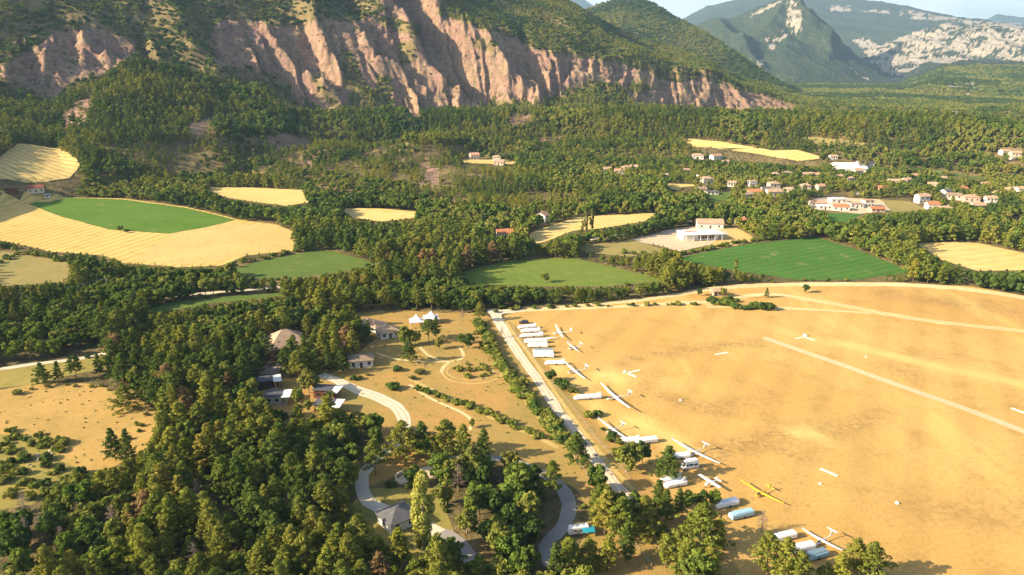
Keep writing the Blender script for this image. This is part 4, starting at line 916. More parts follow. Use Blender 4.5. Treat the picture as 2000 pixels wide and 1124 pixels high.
def cabin(px, py, w, d, yaw, wall, label):
    x, y = G(px, py); o = empty('cabin', (x, y+d/2, 0), R(yaw)); tag(o, label, 'cabin', 'flat roofed camp cabins')
    MB().box((0, 0, 1.2), (w, d, 2.7)).build('wall', wall, o)
    for k in range(9):      # cladding boards on the front
        MB().box((-w/2+.03+k*w/9+w/18, -d/2-.03, 1.25), (w/9-.05, .05, 2.5)).build('plank', wall, o)
    P = [(-w/2-.4, -d/2-.4, 2.95), (w/2-1.6, -d/2-.4, 2.95), (w/2-1.6, d/2+.4, 2.6), (-w/2-.4, d/2+.4, 2.6)]
    m = MB(); m.loft([P, [(p[0], p[1], p[2]+.2) for p in P]]); m.build('roof', 'dark_felt', o)
    P = [(w/2-1.58, -d/2-1.6, 2.9), (w/2+1.2, -d/2-1.6, 2.9), (w/2+1.2, d/2+.2, 2.7), (w/2-1.58, d/2+.2, 2.7)]
    m = MB(); m.loft([P, [(p[0], p[1], p[2]+.1) for p in P]]); m.build('porch_roof', 'white_membrane', o)
    for sx in (w/2-1.4, w/2+1.0): MB().box((sx, -d/2-1.5, 1.4), (.12, .12, 2.9)).build('post', 'dark_timber', o)
    for X in (-w*.3, w*.05): MB().box((X, -d/2-.09, 1.5), (1.0, .1, 1.0)).build('window', 'dark_glass', o)
    MB().box((w*.36, -d/2-.09, 1.05), (.9, .1, 2.05)).build('door', 'tan_timber', o)
    MB().box((w*.3, -d/2-1.0, .1), (w*.45, 1.9, .2)).build('deck', 'weathered_wood', o)
    keep(x, y+d/2, w*.75+1.5, 13); return o
cabin(537, 790, 7.2, 5, 8, 'grey_wall', 'grey walled cabin at the foot of the pines left of the red brown one')
cabin(636, 779, 7.6, 5, -6, 'brown_timber', 'red brown cabin at the end of the wide gravel road')
cabin(638, 808, 7.6, 5, -4, 'tan_timber', 'tan fronted cabin just below the red brown cabin')
cabin(520, 760, 6.5, 5, 20, 'dark_timber', 'dark brown cabin hidden under the pines below the restaurant')
# terrace with pergola in front of the restaurant
x, y = G(526, 728); o = empty('pergola', (x, y, 0), R(10)); tag(o, 'dark pergola terrace in front of the large tan roofed restaurant', 'pergola')
MB().box((0, 3, .06), (7, 9, .12)).build('deck', 'weathered_wood', o)
for i in range(3):
    for j in range(3): MB().box((-3+3*i, -.8+3.8*j, 1.35), (.14, .14, 2.5)).build('post', 'dark_timber', o)
for k in range(8): MB().box((0, -.8+1.08*k, 2.7), (7.2, .16, .2)).build('rafter', 'dark_timber', o)
keep(x, y+3, 6, 6)
for i in range(5):
    tx, ty = x-2+(i % 2)*3.4, y+.4+1.7*i; t = empty('terrace_table', (tx, ty, .12)); tag(t, 'white terrace table '+['at the nearest left corner of','at the front right of','in the left middle of','at the back right of','farthest back under'][i]+' the dark pergola', 'table', 'terrace tables')
    MB().box((0, 0, .74), (1.0, .8, .05)).build('table_top', 'white_paint', t)
    for sx in (-.42, .42):
        for sy in (-.32, .32): MB().box((sx, sy, .36), (.05, .05, .7)).build('leg', 'metal_grey', t)
# marquees
def marquee(px, py, w, label, yaw):
    x, y = G(px, py); o = empty('marquee', (x, y+w/2, 0), R(yaw)); tag(o, label, 'marquee', 'white peaked marquees')
    m = MB(); n = 24; rings = []
    for k in range(9):
        t = k/8; s = (1-t); r = w/2*(s**1.0); z = 2.5+2.9*t**2.1+.0; rr = w/2*(1-t)*(1-.0*t)
        ring = []
        for i in range(n):
            a = 2*math.pi*i/n; sq = max(abs(math.cos(a)), abs(math.sin(a))); ring.append((rr/sq*math.cos(a), rr/sq*math.sin(a), z-(.25*math.sin(2*a)**0)*0))
        rings.append(ring)
    rings[-1] = [(.05*math.cos(2*math.pi*i/n), .05*math.sin(2*math.pi*i/n), 5.4) for i in range(n)]
    m.loft(rings); m.build('canopy', 'tent_fabric', o)
    m = MB(); h = w/2
    for a in range(4):
        c, s = math.cos(a*math.pi/2), math.sin(a*math.pi/2)
        m.box((c*(h-.02), s*(h-.02), 2.33), (.04 if a % 2 == 0 else w, .04 if a % 2 else w, .38))
    m.build('valance', 'tent_fabric', o)
    for sx in (-1, 1):
        for sy in (-1, 1): MB().cyl((sx*(h-.15), sy*(h-.15), 0), (sx*(h-.15), sy*(h-.15), 2.5), .07).build('pole', 'white_paint', o)
    keep(x, y+w/2, w*.8, 7)
marquee(812, 641, 5.6, 'white peaked marquee left and nearer of the two', 12); marquee(841, 635, 6.2, 'white peaked marquee right and farther of the two', 12)
# ------------------------------------------------------------------ gliders
def glider(a, b, label, paint='white_paint', k=1.0, ttail=True, lower=1, dl=0):
    A = np.array(G(*a, .9)); B = np.array(G(*b, .9)); span = float(np.hypot(*(B-A))); c = (A+B)/2; w = (B-A)/span
    t = np.array([w[1], -w[0]]);
    if t[0] < 0: t = -t
    yaw = math.atan2(t[1], t[0]); L = 7.0*(span/15)**.6*k
    o = empty('glider', (c[0], c[1], 0), yaw); tag(o, label, 'glider', 'gliders parked on the airfield')
    o.rotation_euler = (R(2.2)*lower, 0, yaw)
    m = MB(); st = [(-.38, .06, .55, .05), (-.36, .16, .58, .14), (-.30, .26, .66, .28), (-.20, .32, .74, .40), (-.08, .32, .80, .44), (.04, .26, .82, .36), (.16, .15, .86, .2), (.32, .11, .90, .13), (.50, .09, .95, .10), (.62, .05, .97, .06)]
    m.loft([ell(0, 0, z, ry, rz, 12, x*L) for x, ry, z, rz in st]); m.build('fuselage', paint, o, True)
    m = MB(); m.loft([ell(0, 0, z, ry, rz, 10, x*L) for x, ry, z, rz in [(-.31, .05, .86, .05), (-.27, .20, .92, .16), (-.20, .27, .98, .24), (-.13, .25, 1.02, .24), (-.07, .10, 1.05, .15)]]); m.build('canopy', 'dark_glass', o, True)
    wr = span/15
    for s in (-1, 1):
        m = MB(); rings = []
        for q in (0.012, .35, .65, .88, .975, 1.0):
            ch = (.95-.55*q**1.4)*wr**.4*1.15; ch = ch if q < .99 else ch*.7; yy = s*span/2*q; zz = 1.02+.055*span/2*q**1.6*.9; x0 = -.04*L-ch*.35+.12*q*q
            th = ch*.13; pr = [(0, 0), (.12, .5), (.35, .62), (.7, .32), (1, 0), (.6, -.18), (.2, -.3)]
            ring = [(x0+ch*u, yy, zz+th*v) for u, v in pr]; rings.append(ring if s > 0 else ring[::-1])
        m.loft(rings); wi = m.build('wing', paint, o)
        ql = 1.02+.055*span/2*.9; m = MB(); x0 = -.04*L-.1; m.loft([[(x0, s*span/2, ql), (x0+.42, s*span/2, ql), (x0+.42, s*(span/2+.03), ql), (x0, s*(span/2+.03), ql)], [(x0+.2, s*(span/2+.12), ql+.42), (x0+.44, s*(span/2+.12), ql+.42), (x0+.44, s*(span/2+.15), ql+.42), (x0+.2, s*(span/2+.15), ql+.42)]]); m.build('winglet', paint, wi)
    m = MB(); zt = 2.25 if ttail else 1.95
    m.loft([[(.50*L, -.05, .95), (.655*L, -.03, .95), (.655*L, .03, .95), (.50*L, .05, .95)], [(.575*L, -.04, zt), (.68*L, -.02, zt), (.68*L, .02, zt), (.575*L, .04, zt)]]); m.build('tail_fin', paint, o)
    zt = zt-.02 if ttail else 1.05
    for s in (-1, 1):
        m = MB(); m.loft([[(.57*L, s*.03, zt), (.67*L, s*.03, zt), (.67*L, s*.03, zt+.06), (.57*L, s*.03, zt+.06)], [(.60*L, s*1.35, zt+.03), (.665*L, s*1.35, zt+.03), (.665*L, s*1.35, zt+.06), (.60*L, s*1.35, zt+.06)]]); m.build('tailplane', paint, o)
    MB().cyl((-.06*L, -.08, .25), (-.06*L, .08, .25), .24, n=12).build('wheel', 'rubber', o)
    return o
glider((1086,636), (1101,664), 'white glider farthest along the row with its wing across the trailers', lower=-1)
glider((1108,671), (1131,687), 'small white glider between the trailers and the far airfield', k=1.05)
glider((1102,709), (1144,741), 'white glider parked just above the large round bush', k=1.05)
glider((1175,750), (1232,804), 'white glider nose to nose with the long lone trailer', k=.95, lower=-1)
glider((1169,821), (1226,858), 'white glider at the lane edge behind the two grey trailers', k=.9)
glider((1313,862), (1406,906), 'white long winged glider beside the camper van', k=.95)
glider((1445,941), (1530,984), 'yellow glider at the edge of the airfield', 'yellow_paint', k=.95, ttail=False)
glider((1568,1034), (1645,1079), 'white T tailed glider nearest the bottom of the picture', k=1.05, lower=-1)
# white motor plane
A = np.array(G(1366, 925, 1.9)); B = np.array(G(1407, 951, 1.9)); span = float(np.hypot(*(B-A))); c = (A+B)/2; w = (B-A)/span; t = np.array([w[1], -w[0]]); t = t if t[0] > 0 else -t
o = empty('light_aircraft', (c[0], c[1], 0), math.atan2(t[1], t[0])); tag(o, 'small white single engined aeroplane between the camper van and the yellow glider', 'aeroplane'); o.scale = (span/9.5,)*3
m = MB(); m.loft([ell(0, 0, z, ry, rz, 12, x) for x, ry, z, rz in [(-2.2, .18, 1.1, .18), (-2.0, .42, 1.1, .38), (-1.2, .5, 1.15, .5), (-.2, .52, 1.25, .6), (.9, .48, 1.25, .55), (1.8, .28, 1.25, .3), (3.2, .14, 1.3, .16), (4.0, .06, 1.35, .1)]]); m.build('fuselage', 'white_paint', o, True)
m = MB(); m.loft([ell(0, 0, z, ry, rz, 10, x) for x, ry, z, rz in [(-1.1, .2, 1.5, .1), (-.6, .5, 1.55, .25), (.3, .5, 1.55, .25), (.9, .3, 1.5, .2)]]); m.build('cockpit_glass', 'dark_glass', o, True)
for s in (-1, 1):
    m = MB(); m.loft([[(-.7, s*.05, 1.86), (.7, s*.05, 1.86), (.7, s*.05, 1.98), (-.7, s*.05, 2.02)], [(-.6, s*4.7, 1.96), (.55, s*4.7, 1.96), (.55, s*4.75, 2.02), (-.6, s*4.75, 2.06)]]); m.build('wing', 'white_paint', o)
    MB().cyl((-.1, s*.5, .8), (-.1, s*2.4, 1.9), .035).build('strut', 'metal_grey', o); MB().cyl((.1, s*.85, .25), (.1, s*1.0, .25), .25, n=12).build('wheel', 'rubber', o)
    m = MB(); m.loft([[(3.2, s*.05, 1.35), (4.0, s*.05, 1.35), (4.0, s*.05, 1.41), (3.2, s*.05, 1.41)], [(3.4, s*1.45, 1.36), (3.95, s*1.45, 1.36), (3.95, s*1.45, 1.4), (3.4, s*1.45, 1.4)]]); m.build('tailplane', 'white_paint', o)
m = MB(); m.loft([[(3.0, -.05, 1.4), (4.05, -.03, 1.4), (4.05, .03, 1.4), (3.0, .05, 1.4)], [(3.75, -.03, 2.5), (4.2, -.02, 2.5), (4.2, .02, 2.5), (3.75, .03, 2.5)]]); m.build('tail_fin', 'white_paint', o)
MB().box((-2.27, 0, 1.1), (.05, .12, 1.7)).build('propeller', 'dark_timber', o); MB().cyl((-1.7, -.06, .2), (-1.7, .06, .2), .2, n=10).build('wheel', 'rubber', o)
# ------------------------------------------------------------------ trailers
def trailer(a, b, kind, label, paint='white_paint', top=None, h=1.55):
    A = np.array(G(*a)); B = np.array(G(*b)); L = float(np.hypot(*(B-A))); L0 = L; L = min(max(L, 6.5), 10.5); d = (B-A)/L0; c = (A+B)/2; yaw = math.atan2(d[1], d[0])
    c = c+np.array([0, .9])
    o = empty('glider_trailer', (c[0], c[1], 0), yaw); tag(o, label, 'trailer', 'glider trailers along the lane')
    wd = .95; z0 = .35; m = MB(); rings = []
    def ring(x, w, zt, zb=z0): return [(x, -w, zb), (x, w, zb), (x, w, zb+(zt-zb)*.72), (x, w*.72, zt), (x, -w*.72, zt), (x, -w, zb+(zt-zb)*.72)]
    if kind == 'fin':
        prof = [(-.5, .45, .62), (-.46, .7, .95), (-.38, .92, 1.25), (-.2, .98, 1.42), (.1, .98, 1.45), (.36, .95, 1.5), (.47, .9, 1.5), (.5, .8, 1.42)]
    else: prof = [(-.5, .75, 1.2), (-.47, .95, h), (-.3, 1.0, h+.1), (.2, 1.0, h+.12), (.48, 1.0, h+.1), (.5, .95, h)]
    m.loft([ring(x*L, w, zt) for x, w, zt in prof]); body = m.build('body', paint, o)
    if kind == 'fin':
        m = MB(); m.loft([[(.30*L, -.14, 1.4), (.49*L, -.14, 1.4), (.49*L, .14, 1.4), (.30*L, .14, 1.4)], [(.40*L, -.09, 2.25), (.49*L, -.09, 2.25), (.49*L, .09, 2.25), (.40*L, .09, 2.25)]]); m.build('fin_housing', paint, o)
    if top:
        m = MB().box((0, 0, h+.16), (L*.92, 1.5, .06)); m.build('roof_cover', top, o)
    MB().box((L*.505, 0, .95), (.05, 1.5, .95)).build('rear_door', 'galvanised', o)
    m = MB(); m.cyl((-L/2+.1, .35, .5), (-L/2-1.1, 0, .5), .05); m.cyl((-L/2+.1, -.35, .5), (-L/2-1.1, 0, .5), .05); m.build('drawbar', 'metal_grey', o)
    for s in (-1, 1):
        MB().cyl((.08*L, s*.86, .3), (.08*L, s*1.04, .3), .3, n=12).build('wheel', 'rubber', o)
        MB().box((.08*L, s*1.03, .62), (.9, .12, .1)).build('mudguard', 'metal_grey', o)
    MB().box((0, -1.0, z0+.06), (L*.9, .05, .1)).build('sill_rail', 'metal_grey', o)
    return o
trailer((1011,644),(1047,642),'fin','white trailer first in the dense row below the dark car')
trailer((1017,651),(1055,650),'fin','white trailer second in the dense row below the dark car')
trailer((1015,661),(1061,659),'fin','longest white trailer third in the dense row')
trailer((1024,672),(1069,671),'box','white trailer fourth in the dense row')
trailer((1031,680),(1070,680),'box','white square trailer at the near end of the dense row')
trailer((1041,692),(1081,692),'box','trailer with blue grey roof in front of the dense row','white_paint','blue_grey_paint')
trailer((1042,699),(1082,700),'box','white box trailer directly below the one with blue grey roof')
trailer((1064,714),(1103,714),'fin','white trailer half behind the big round bush')
trailer((1121,783),(1175,780),'fin','long lone white trailer with fin beside a white glider')
trailer((1214,868),(1243,866),'fin','grey white trailer behind the olive tree, left of two')
trailer((1248,870),(1279,866),'box','grey white trailer behind the olive tree, right of two','white_paint')
trailer((1312,899),(1341,897),'fin','white finned trailer behind the camper van')
trailer((1290,948),(1331,940),'fin','white finned trailer left of the light aeroplane, upper of the pair')
trailer((1299,957),(1340,950),'fin','white finned trailer left of the light aeroplane, lower of the pair')
trailer((1400,997),(1440,988),'box','clean white box trailer below the yellow glider')
trailer((1428,1019),(1470,1009),'box','light blue trailer below the yellow glider','light_blue_paint')
trailer((1511,1063),(1553,1053),'box','tall white trailer left of the nearest glider','white_paint')
trailer((1545,1085),(1590,1075),'box','white trailer between the tall white one and the grey blue one')
trailer((1572,1101),(1614,1089),'box','grey blue trailer nearest the bottom of the picture','light_blue_paint','blue_grey_paint')
# a glider fuselage lying behind the row
x, y = G(1080, 664); m = MB(); m.loft([ell(0, 0, z, ry, rz, 10, q) for q, ry, z, rz in [(-3, .1, .6, .1), (-2.2, .35, .65, .35), (-.8, .38, .75, .4), (.6, .2, .8, .22), (2.8, .1, .85, .1)]])
o = m.build('glider_fuselage', 'white_paint', None, True); o.location = (x, y, 0); tag(o, 'bare white glider fuselage lying beside the dense trailer row', 'glider fuselage')
# ------------------------------------------------------------------ vehicles
def wheels(o, xs, y, r=.33):
    for X in xs:
        for s in (-1, 1):
            wv = MB().cyl((X, s*(y-.1), r), (X, s*(y+.06), r), r, n=14).build('wheel', 'rubber', o); MB().cyl((X, s*(y+.062), r), (X, s*(y+.075), r), r*.55, n=10).build('hubcap', 'galvanised', wv)
x, y = G(1347, 918); o = empty('camper_van', (x, y+1, 0), R(14)); tag(o, 'white high roofed camper van with dark windows beside a pine', 'camper van')
def rr(x, w, zb, zt, sh=.8): return [(x, -w, zb), (x, w, zb), (x, w*1.0, zb+(zt-zb)*.45), (x, w*sh, zt), (x, -w*sh, zt), (x, -w*1.0, zb+(zt-zb)*.45)]
m = MB(); m.loft([rr(-2.55, .85, .45, 1.0), rr(-2.4, .95, .35, 1.15), rr(-1.7, .98, .35, 1.35), rr(-1.0, .98, .35, 2.0), rr(2.45, .98, .35, 2.05), rr(2.55, .93, .4, 1.95)]); m.build('body', 'white_paint', o)
m = MB(); m.loft([rr(-1.3, .72, 1.9, 2.1), rr(-.7, .82, 1.95, 2.62), rr(2.2, .82, 1.95, 2.68), rr(2.45, .78, 1.95, 2.4)]); m.build('high_roof', 'white_paint', o)
for s in (-1, 1):
    for X, wd in ((-1.0, .8), (.2, 1.2), (1.6, 1.1)): MB().box((X, s*.96, 1.45), (wd, .06, .52)).build('window', 'dark_glass', o)
m = MB(); m.loft([[(-1.78, -.8, 1.4), (-1.78, .8, 1.4), (-1.74, .8, 1.4), (-1.74, -.8, 1.4)], [(-1.08, -.72, 1.98), (-1.08, .72, 1.98), (-1.02, .72, 1.98), (-1.02, -.72, 1.98)]]); m.build('windscreen', 'dark_glass', o)
MB().box((2.58, 0, 1.5), (.05, 1.4, .6)).build('rear_window', 'dark_glass', o); wheels(o, (-1.6, 1.5), .92)
for s in (-1, 1): MB().box((-2.56, s*.65, .8), (.06, .3, .2)).build('headlight', 'galvanised', o)
MB().box((-2.6, 0, .5), (.12, 1.8, .2)).build('bumper', 'metal_grey', o)
x, y = G(1023, 633); o = empty('parked_car', (x, y+.6, 0), R(5)); tag(o, 'dark purple estate car parked above the dense trailer row', 'car')
m = MB(); m.loft([rr(-2.1, .7, .4, .7), rr(-1.95, .85, .3, .85), rr(-1.0, .88, .3, .95), rr(1.9, .88, .3, .98), rr(2.1, .8, .35, .9)]); m.build('body', 'dark_car_paint', o)
m = MB(); m.loft([rr(-1.0, .74, .9, .98), rr(-.35, .74, .9, 1.45, .85), rr(1.5, .74, .9, 1.45, .85), rr(1.95, .74, .9, 1.0)]); m.build('cabin', 'dark_glass', o)
MB().box((.55, 0, 1.47), (1.7, 1.15, .05)).build('roof', 'dark_car_paint', o); wheels(o, (-1.35, 1.3), .8, .31)
x, y = G(1130, 1047); o = empty('motorhome', (x, y+1, 0), R(10)); tag(o, 'white motorhome half hidden by trees beside the paved loop', 'motorhome'); o.scale = (.78,)*3; keep(x, y, 5, 7)
m = MB(); m.loft([rr(-3.2, .95, .5, 1.2, .9), rr(-2.9, 1.05, .45, 2.6, .92), rr(3.0, 1.1, .45, 2.75, .94), rr(3.15, 1.05, .5, 2.6, .9)]); m.build('body', 'white_paint', o)
MB().box((-.5, 0, 2.8), (.9, .8, .12)).build('roof_hatch', 'galvanised', o); MB().box((1.6, .2, 2.8), (.7, .7, .12)).build('roof_hatch', 'galvanised', o)
for X in (-1.2, .6, 2.0): MB().box((X, -1.1, 1.75), (.9, .06, .55)).build('window', 'dark_glass', o)
MB().box((-.3, -1.11, 1.35), (.6, .05, 1.7)).build('door', 'galvanised', o); wheels(o, (-2.1, 1.6), 1.0, .34)
x, y = G(1149, 1048); m = MB(); P = [(-1.9, -1.1, 1.9), (1.9, -1.1, 1.75), (1.9, 1.1, 2.3), (-1.9, 1.1, 2.35)]; m.loft([P, [(p[0], p[1], p[2]+.05) for p in P]])
o = empty('awning', (x, y+.3, 0), R(8)); tag(o, 'teal awning stretched beside the white motorhome', 'awning'); o.scale = (.8,)*3; m.build('canvas', 'teal_tarp', o)
for p in P: MB().cyl((p[0]*.97, p[1]*.97, 0), (p[0]*.97, p[1]*.97, p[2]), .03).build('pole', 'metal_grey', o)
x, y = G(430, 1021); o = empty('parked_van', (x, y, 0), R(20)); tag(o, 'pale van glimpsed under the pines at the lower left', 'van'); keep(x, y, 3, 5)
m = MB(); m.loft([rr(-2.3, .8, .4, .9), rr(-1.6, .92, .35, 1.2), rr(-1.0, .92, .35, 1.85), rr(2.3, .92, .35, 1.9)]); m.build('body', 'white_paint', o); MB().box((.3, -.93, 1.35), (1.8, .06, .45)).build('window', 'dark_glass', o); wheels(o, (-1.5, 1.5), .86)
# ------------------------------------------------------------------ airfield markers, poles, fences
def bar(a, b, w, label, group='white airfield markers'):
    A = np.array(G(*a)); B = np.array(G(*b)); L = float(np.hypot(*(B-A))); c = (A+B)/2
    m = MB(); k = max(2, int(L/1.6))
    o = empty('runway_marker', (c[0], c[1], 0), math.atan2(B[1]-A[1], B[0]-A[0])); tag(o, label, 'marker', group)
    for i in range(k): MB().box((-L/2+L*(i+.5)/k, 0, .1), (L/k-.05, w, .14)).build('slab', 'pale_marker', o)
plain('pale_marker', (.80,.76,.60), .8, noise=.08)
bar((1226,729),(1250,724), .9, 'upper arm of the white V shaped marker'); bar((1227,730.5),(1243,737), .9, 'lower arm of the white V shaped marker')
bar((1398,693),(1422,689.5), 1.0, 'white bar marker alone in the upper airfield'); bar((1554,662),(1571,659.5), .8, 'left arm of the white T shaped marker by the strip')
bar((1574,660),(1592,665.5), .8, 'right arm of the white T shaped marker by the strip'); bar((1602,916),(1636,931), .8, 'long white bar marker in the lower airfield')
bar((1975,798),(2003,808), .9, 'white bar marker at the right edge below the strip')
for px, py, s, lb in [(1220,728,1.1,'white wedge box at the point of the V marker'),(1572,657,1.3,'white box at the head of the T marker'),(1329,783,.7,'small white cone alone in mid airfield'),(1691,698,.6,'small white cone above the paved strip'),(1752,984,.8,'small white cone in the lower right airfield'),(1602,946,.6,'small white flag marker below the long bar')]:
    x, y = G(px, py); m = MB(); m.loft([[(-s/2,-s/2,.03),(s/2,-s/2,.03),(s/2,s/2,.03),(-s/2,s/2,.03)],[(-s/4,-s/4,s*.7),(s/4,-s/4,s*.7),(s/4,s/4,s*.7),(-s/4,s/4,s*.7)]])
    o = m.build('marker_cone', 'white_paint'); o.location = (x, y, 0); tag(o, lb, 'marker')
def pole(px, py, h, label):
    x, y = G(px, py); o = empty('utility_pole', (x, y, 0)); tag(o, label, 'utility pole'); MB().cyl((0,0,-.5), (0,0,h), .22, .15, 8).build('shaft', 'weathered_wood', o)
    MB().box((0, 0, h-.5), (1.6, .14, .16)).build('crossarm', 'metal_grey', o)
    for s in (-.6, 0, .6): MB().cyl((s, 0, h-.42), (s, 0, h-.15), .06).build('insulator', 'galvanised', o)
    return np.array([x, y])
p1 = pole(46, 610, 9.5, 'pale utility pole standing out of the dark trees at the left'); p2 = pole(212, 578, 9, 'darker utility pole in the tree belt left of the pasture strip')
DISCS.append((p1[0], p1[1], 4)); DISCS.append((p1[0], p1[1]-6, 4)); DISCS.append((p1[0], p1[1]-12, 4))
m = MB()
for s in (-.6, 0, .6):
    pr = None
    for i in range(13):
        t = i/12; q = p1+(p2-p1)*t; z = 9.2-.4*t-2.2*4*t*(1-t)*.5
        if pr is not None: m.cyl(pr, (q[0]+s, q[1], z), .018, n=4)
        pr = (q[0]+s, q[1], z)
tag(m.build('power_cable', 'metal_grey'), 'slack power cables between the two utility poles', 'cable')
def fence(pix, label, step=2.5):
    c = [np.array(G(*p)) for p in pix]; o = empty('wire_fence', (c[0][0], c[0][1], 0)); tag(o, label, 'fence'); pts = []
    for a, b in zip(c[:-1], c[1:]):
        k = max(1, int(np.hypot(*(b-a))/step)); pts += [a+(b-a)*i/k for i in range(k)]
    pts.append(c[-1]); pm = MB().cyl((0, 0, -.2), (0, 0, 1.15), .06, n=6).mesh('post', 'weathered_wood')
    for p in pts: link('post', pm, o, (p[0]-c[0][0], p[1]-c[0][1], 0))
    for z in (.55, 1.05):
        m = MB()
        for a, b in zip(pts[:-1], pts[1:]): m.cyl((a[0]-c[0][0], a[1]-c[0][1], z), (b[0]-c[0][0], b[1]-c[0][1], z), .02, n=4)
        m.build('wire', 'galvanised', o)
fence([(1110,880),(1140,920),(1175,975),(1205,1015),(1232,1055),(1272,1108)], 'wooden post fence along the shrubs left of the lower lane')
fence([(1000,640),(1030,690),(1075,745),(1120,800),(1165,860),(1205,905),(1238,950)], 'post and wire fence between the gravel lane and the gliders')

# low curved wall at the end of the earth bank, and the stone heap on the grass bank
cx, cy = G(795, 935); m = MB(); ri, ro = [], []
for k in range(15):
    a = R(120+k*12); m2 = (math.cos(a), math.sin(a)); ri.append((cx+2.9*m2[0], cy+2.9*m2[1])); ro.append((cx+3.2*m2[0], cy+3.2*m2[1]))
m.loft([[(*a, -.1), (*c, -.1), (*c, .9), (*a, .9)] for a, c in zip(ri, ro)]); tag(m.build('retaining_wall', 'cream_wall'), 'low curved pale wall round the end of the earth bank', 'wall')
o = empty('stone_heap', (*G(88, 893), 0)); tag(o, 'heap of pale boulders in the scrub below the ochre clearing', 'stone heap')
for k in range(26):
    rg = random.Random(k); m = MB(); r0 = rg.uniform(.25, .75); h0 = rg.uniform(.3, .7)*r0*1.5
    m.loft([[(r0*rg.uniform(.8, 1.1)*math.cos(t), r0*rg.uniform(.8, 1.1)*math.sin(t), z) for t in [2*math.pi*i/7 for i in range(7)]] for z in (-.1, h0*.5)]+[[(r0*.55*math.cos(t), r0*.55*math.sin(t), h0) for t in [2*math.pi*i/7 for i in range(7)]]])
    s = m.build('stone', 'stone_wall', o); s.location = (rg.gauss(0, 1.3), rg.gauss(0, 2.4), 0)
# ------------------------------------------------------------------ vegetation
CB = [(np.array(p), min(a[0] for a in p), max(a[0] for a in p), min(a[1] for a in p), max(a[1] for a in p)) for p in CLEAR]
def free(X, Y, m=0.0):
    ok = np.ones(X.shape, bool)
    for p, x0, x1, y0, y1 in CB:
        k = np.where(ok & (X > x0) & (X < x1) & (Y > y0) & (Y < y1))[0]
        if len(k): ok[k] &= ~inpoly(p, X[k], Y[k])
    for x, y, r in DISCS:
        k = np.where(ok & (np.abs(X-x) < r) & (np.abs(Y-y) < r))[0]
        if len(k): ok[k] &= np.hypot(X[k]-x, Y[k]-y) > r
    return ok
FB = [(p, min(a[0] for a in p), max(a[0] for a in p), min(a[1] for a in p), max(a[1] for a in p)) for p in FIELDS]
def infield(X, Y):
    r = np.zeros(X.shape, bool)
    for p, x0, x1, y0, y1 in FB:
        k = np.where(~r & (X > x0) & (X < x1) & (Y > y0) & (Y < y1))[0]
        if len(k): r[k] |= inpoly(p, X[k], Y[k])
    return r
def cap_h(X, Y, Z, h):
    """a belt is lower towards the fields behind it: lower a tree until its top no longer covers an open field"""
    out = h.copy()
    for hs in (12.5, 11, 9.5, 8, 6.5, 5, 3.5, 2.2):
        f = 1/(1-hs/(CH-np.minimum(Z, 60))); out = np.where((hs <= out+.8) & infield(X*f, Y*f), np.minimum(out, hs-1.3), out)
    return np.maximum(out, 1.7)
def polar(D0, D1, sp, half=37.5):
    """jittered points between two distances with a given spacing"""
    pts = []; D = D0; i = 0
    while D < D1:
        n = int(2*R(half)*D/sp); th = (np.arange(n)+(i % 2)*.5+RNG.uniform(-.38, .38, n))/n*2*R(half)-R(half)
        d = D+RNG.uniform(-.4, .4, n)*sp; pts.append(np.stack([d*np.sin(th), d*np.cos(th)], -1)); D += sp*.9; i += 1
    return np.concatenate(pts)
TREES = []   # x, y, z, height, species(0 pine 1 leafy), variant
def zone(px, py):
    if py > 843:
        if px < 170: return 'in the lower left corner wood'
        if px < 340: return 'below the grass bank'
        if px < 520: return 'round the hidden van'
        if px < 700: return 'left of the tiled hut'
        if px < 860: return 'near the tiled hut'
        if px < 1120: return 'in the paved loop grove'
        if px < 1330: return 'along the lower gravel lane'
        return 'at the lower airfield edge'
    if py > 690:
        if px < 330: return 'at the ochre clearing rim'
        if px < 500: return 'left of the cabins'
        if px < 700: return 'among the camp cabins'
        if px < 1000: return 'in the camp meadow'
        return 'between lane and gliders'
    if py > 590:
        if px < 260: return 'above the left track'
        if px < 500: return 'left of the restaurant'
        if px < 700: return 'above the restaurant'
        if px < 960: return 'behind bungalows and marquees'
        return 'behind the airfield'
    if px < 450: return 'in the tree belt at the left'
    if px < 900: return 'in the camp tree belt'
    if px < 1320: return 'in the airfield tree belt'
    return 'below the emerald field'
TONE = {'pine_dark': 'dark green', 'pine_olive': 'olive green', 'pine_yellow': 'yellowish', 'leaf_mid': 'mid green', 'leaf_olive': 'olive green', 'leaf_dark': 'dark green', 'leaf_yellow': 'yellow green', 'shrub_green': 'grey green', 'brown_leaf': 'reddish brown'}
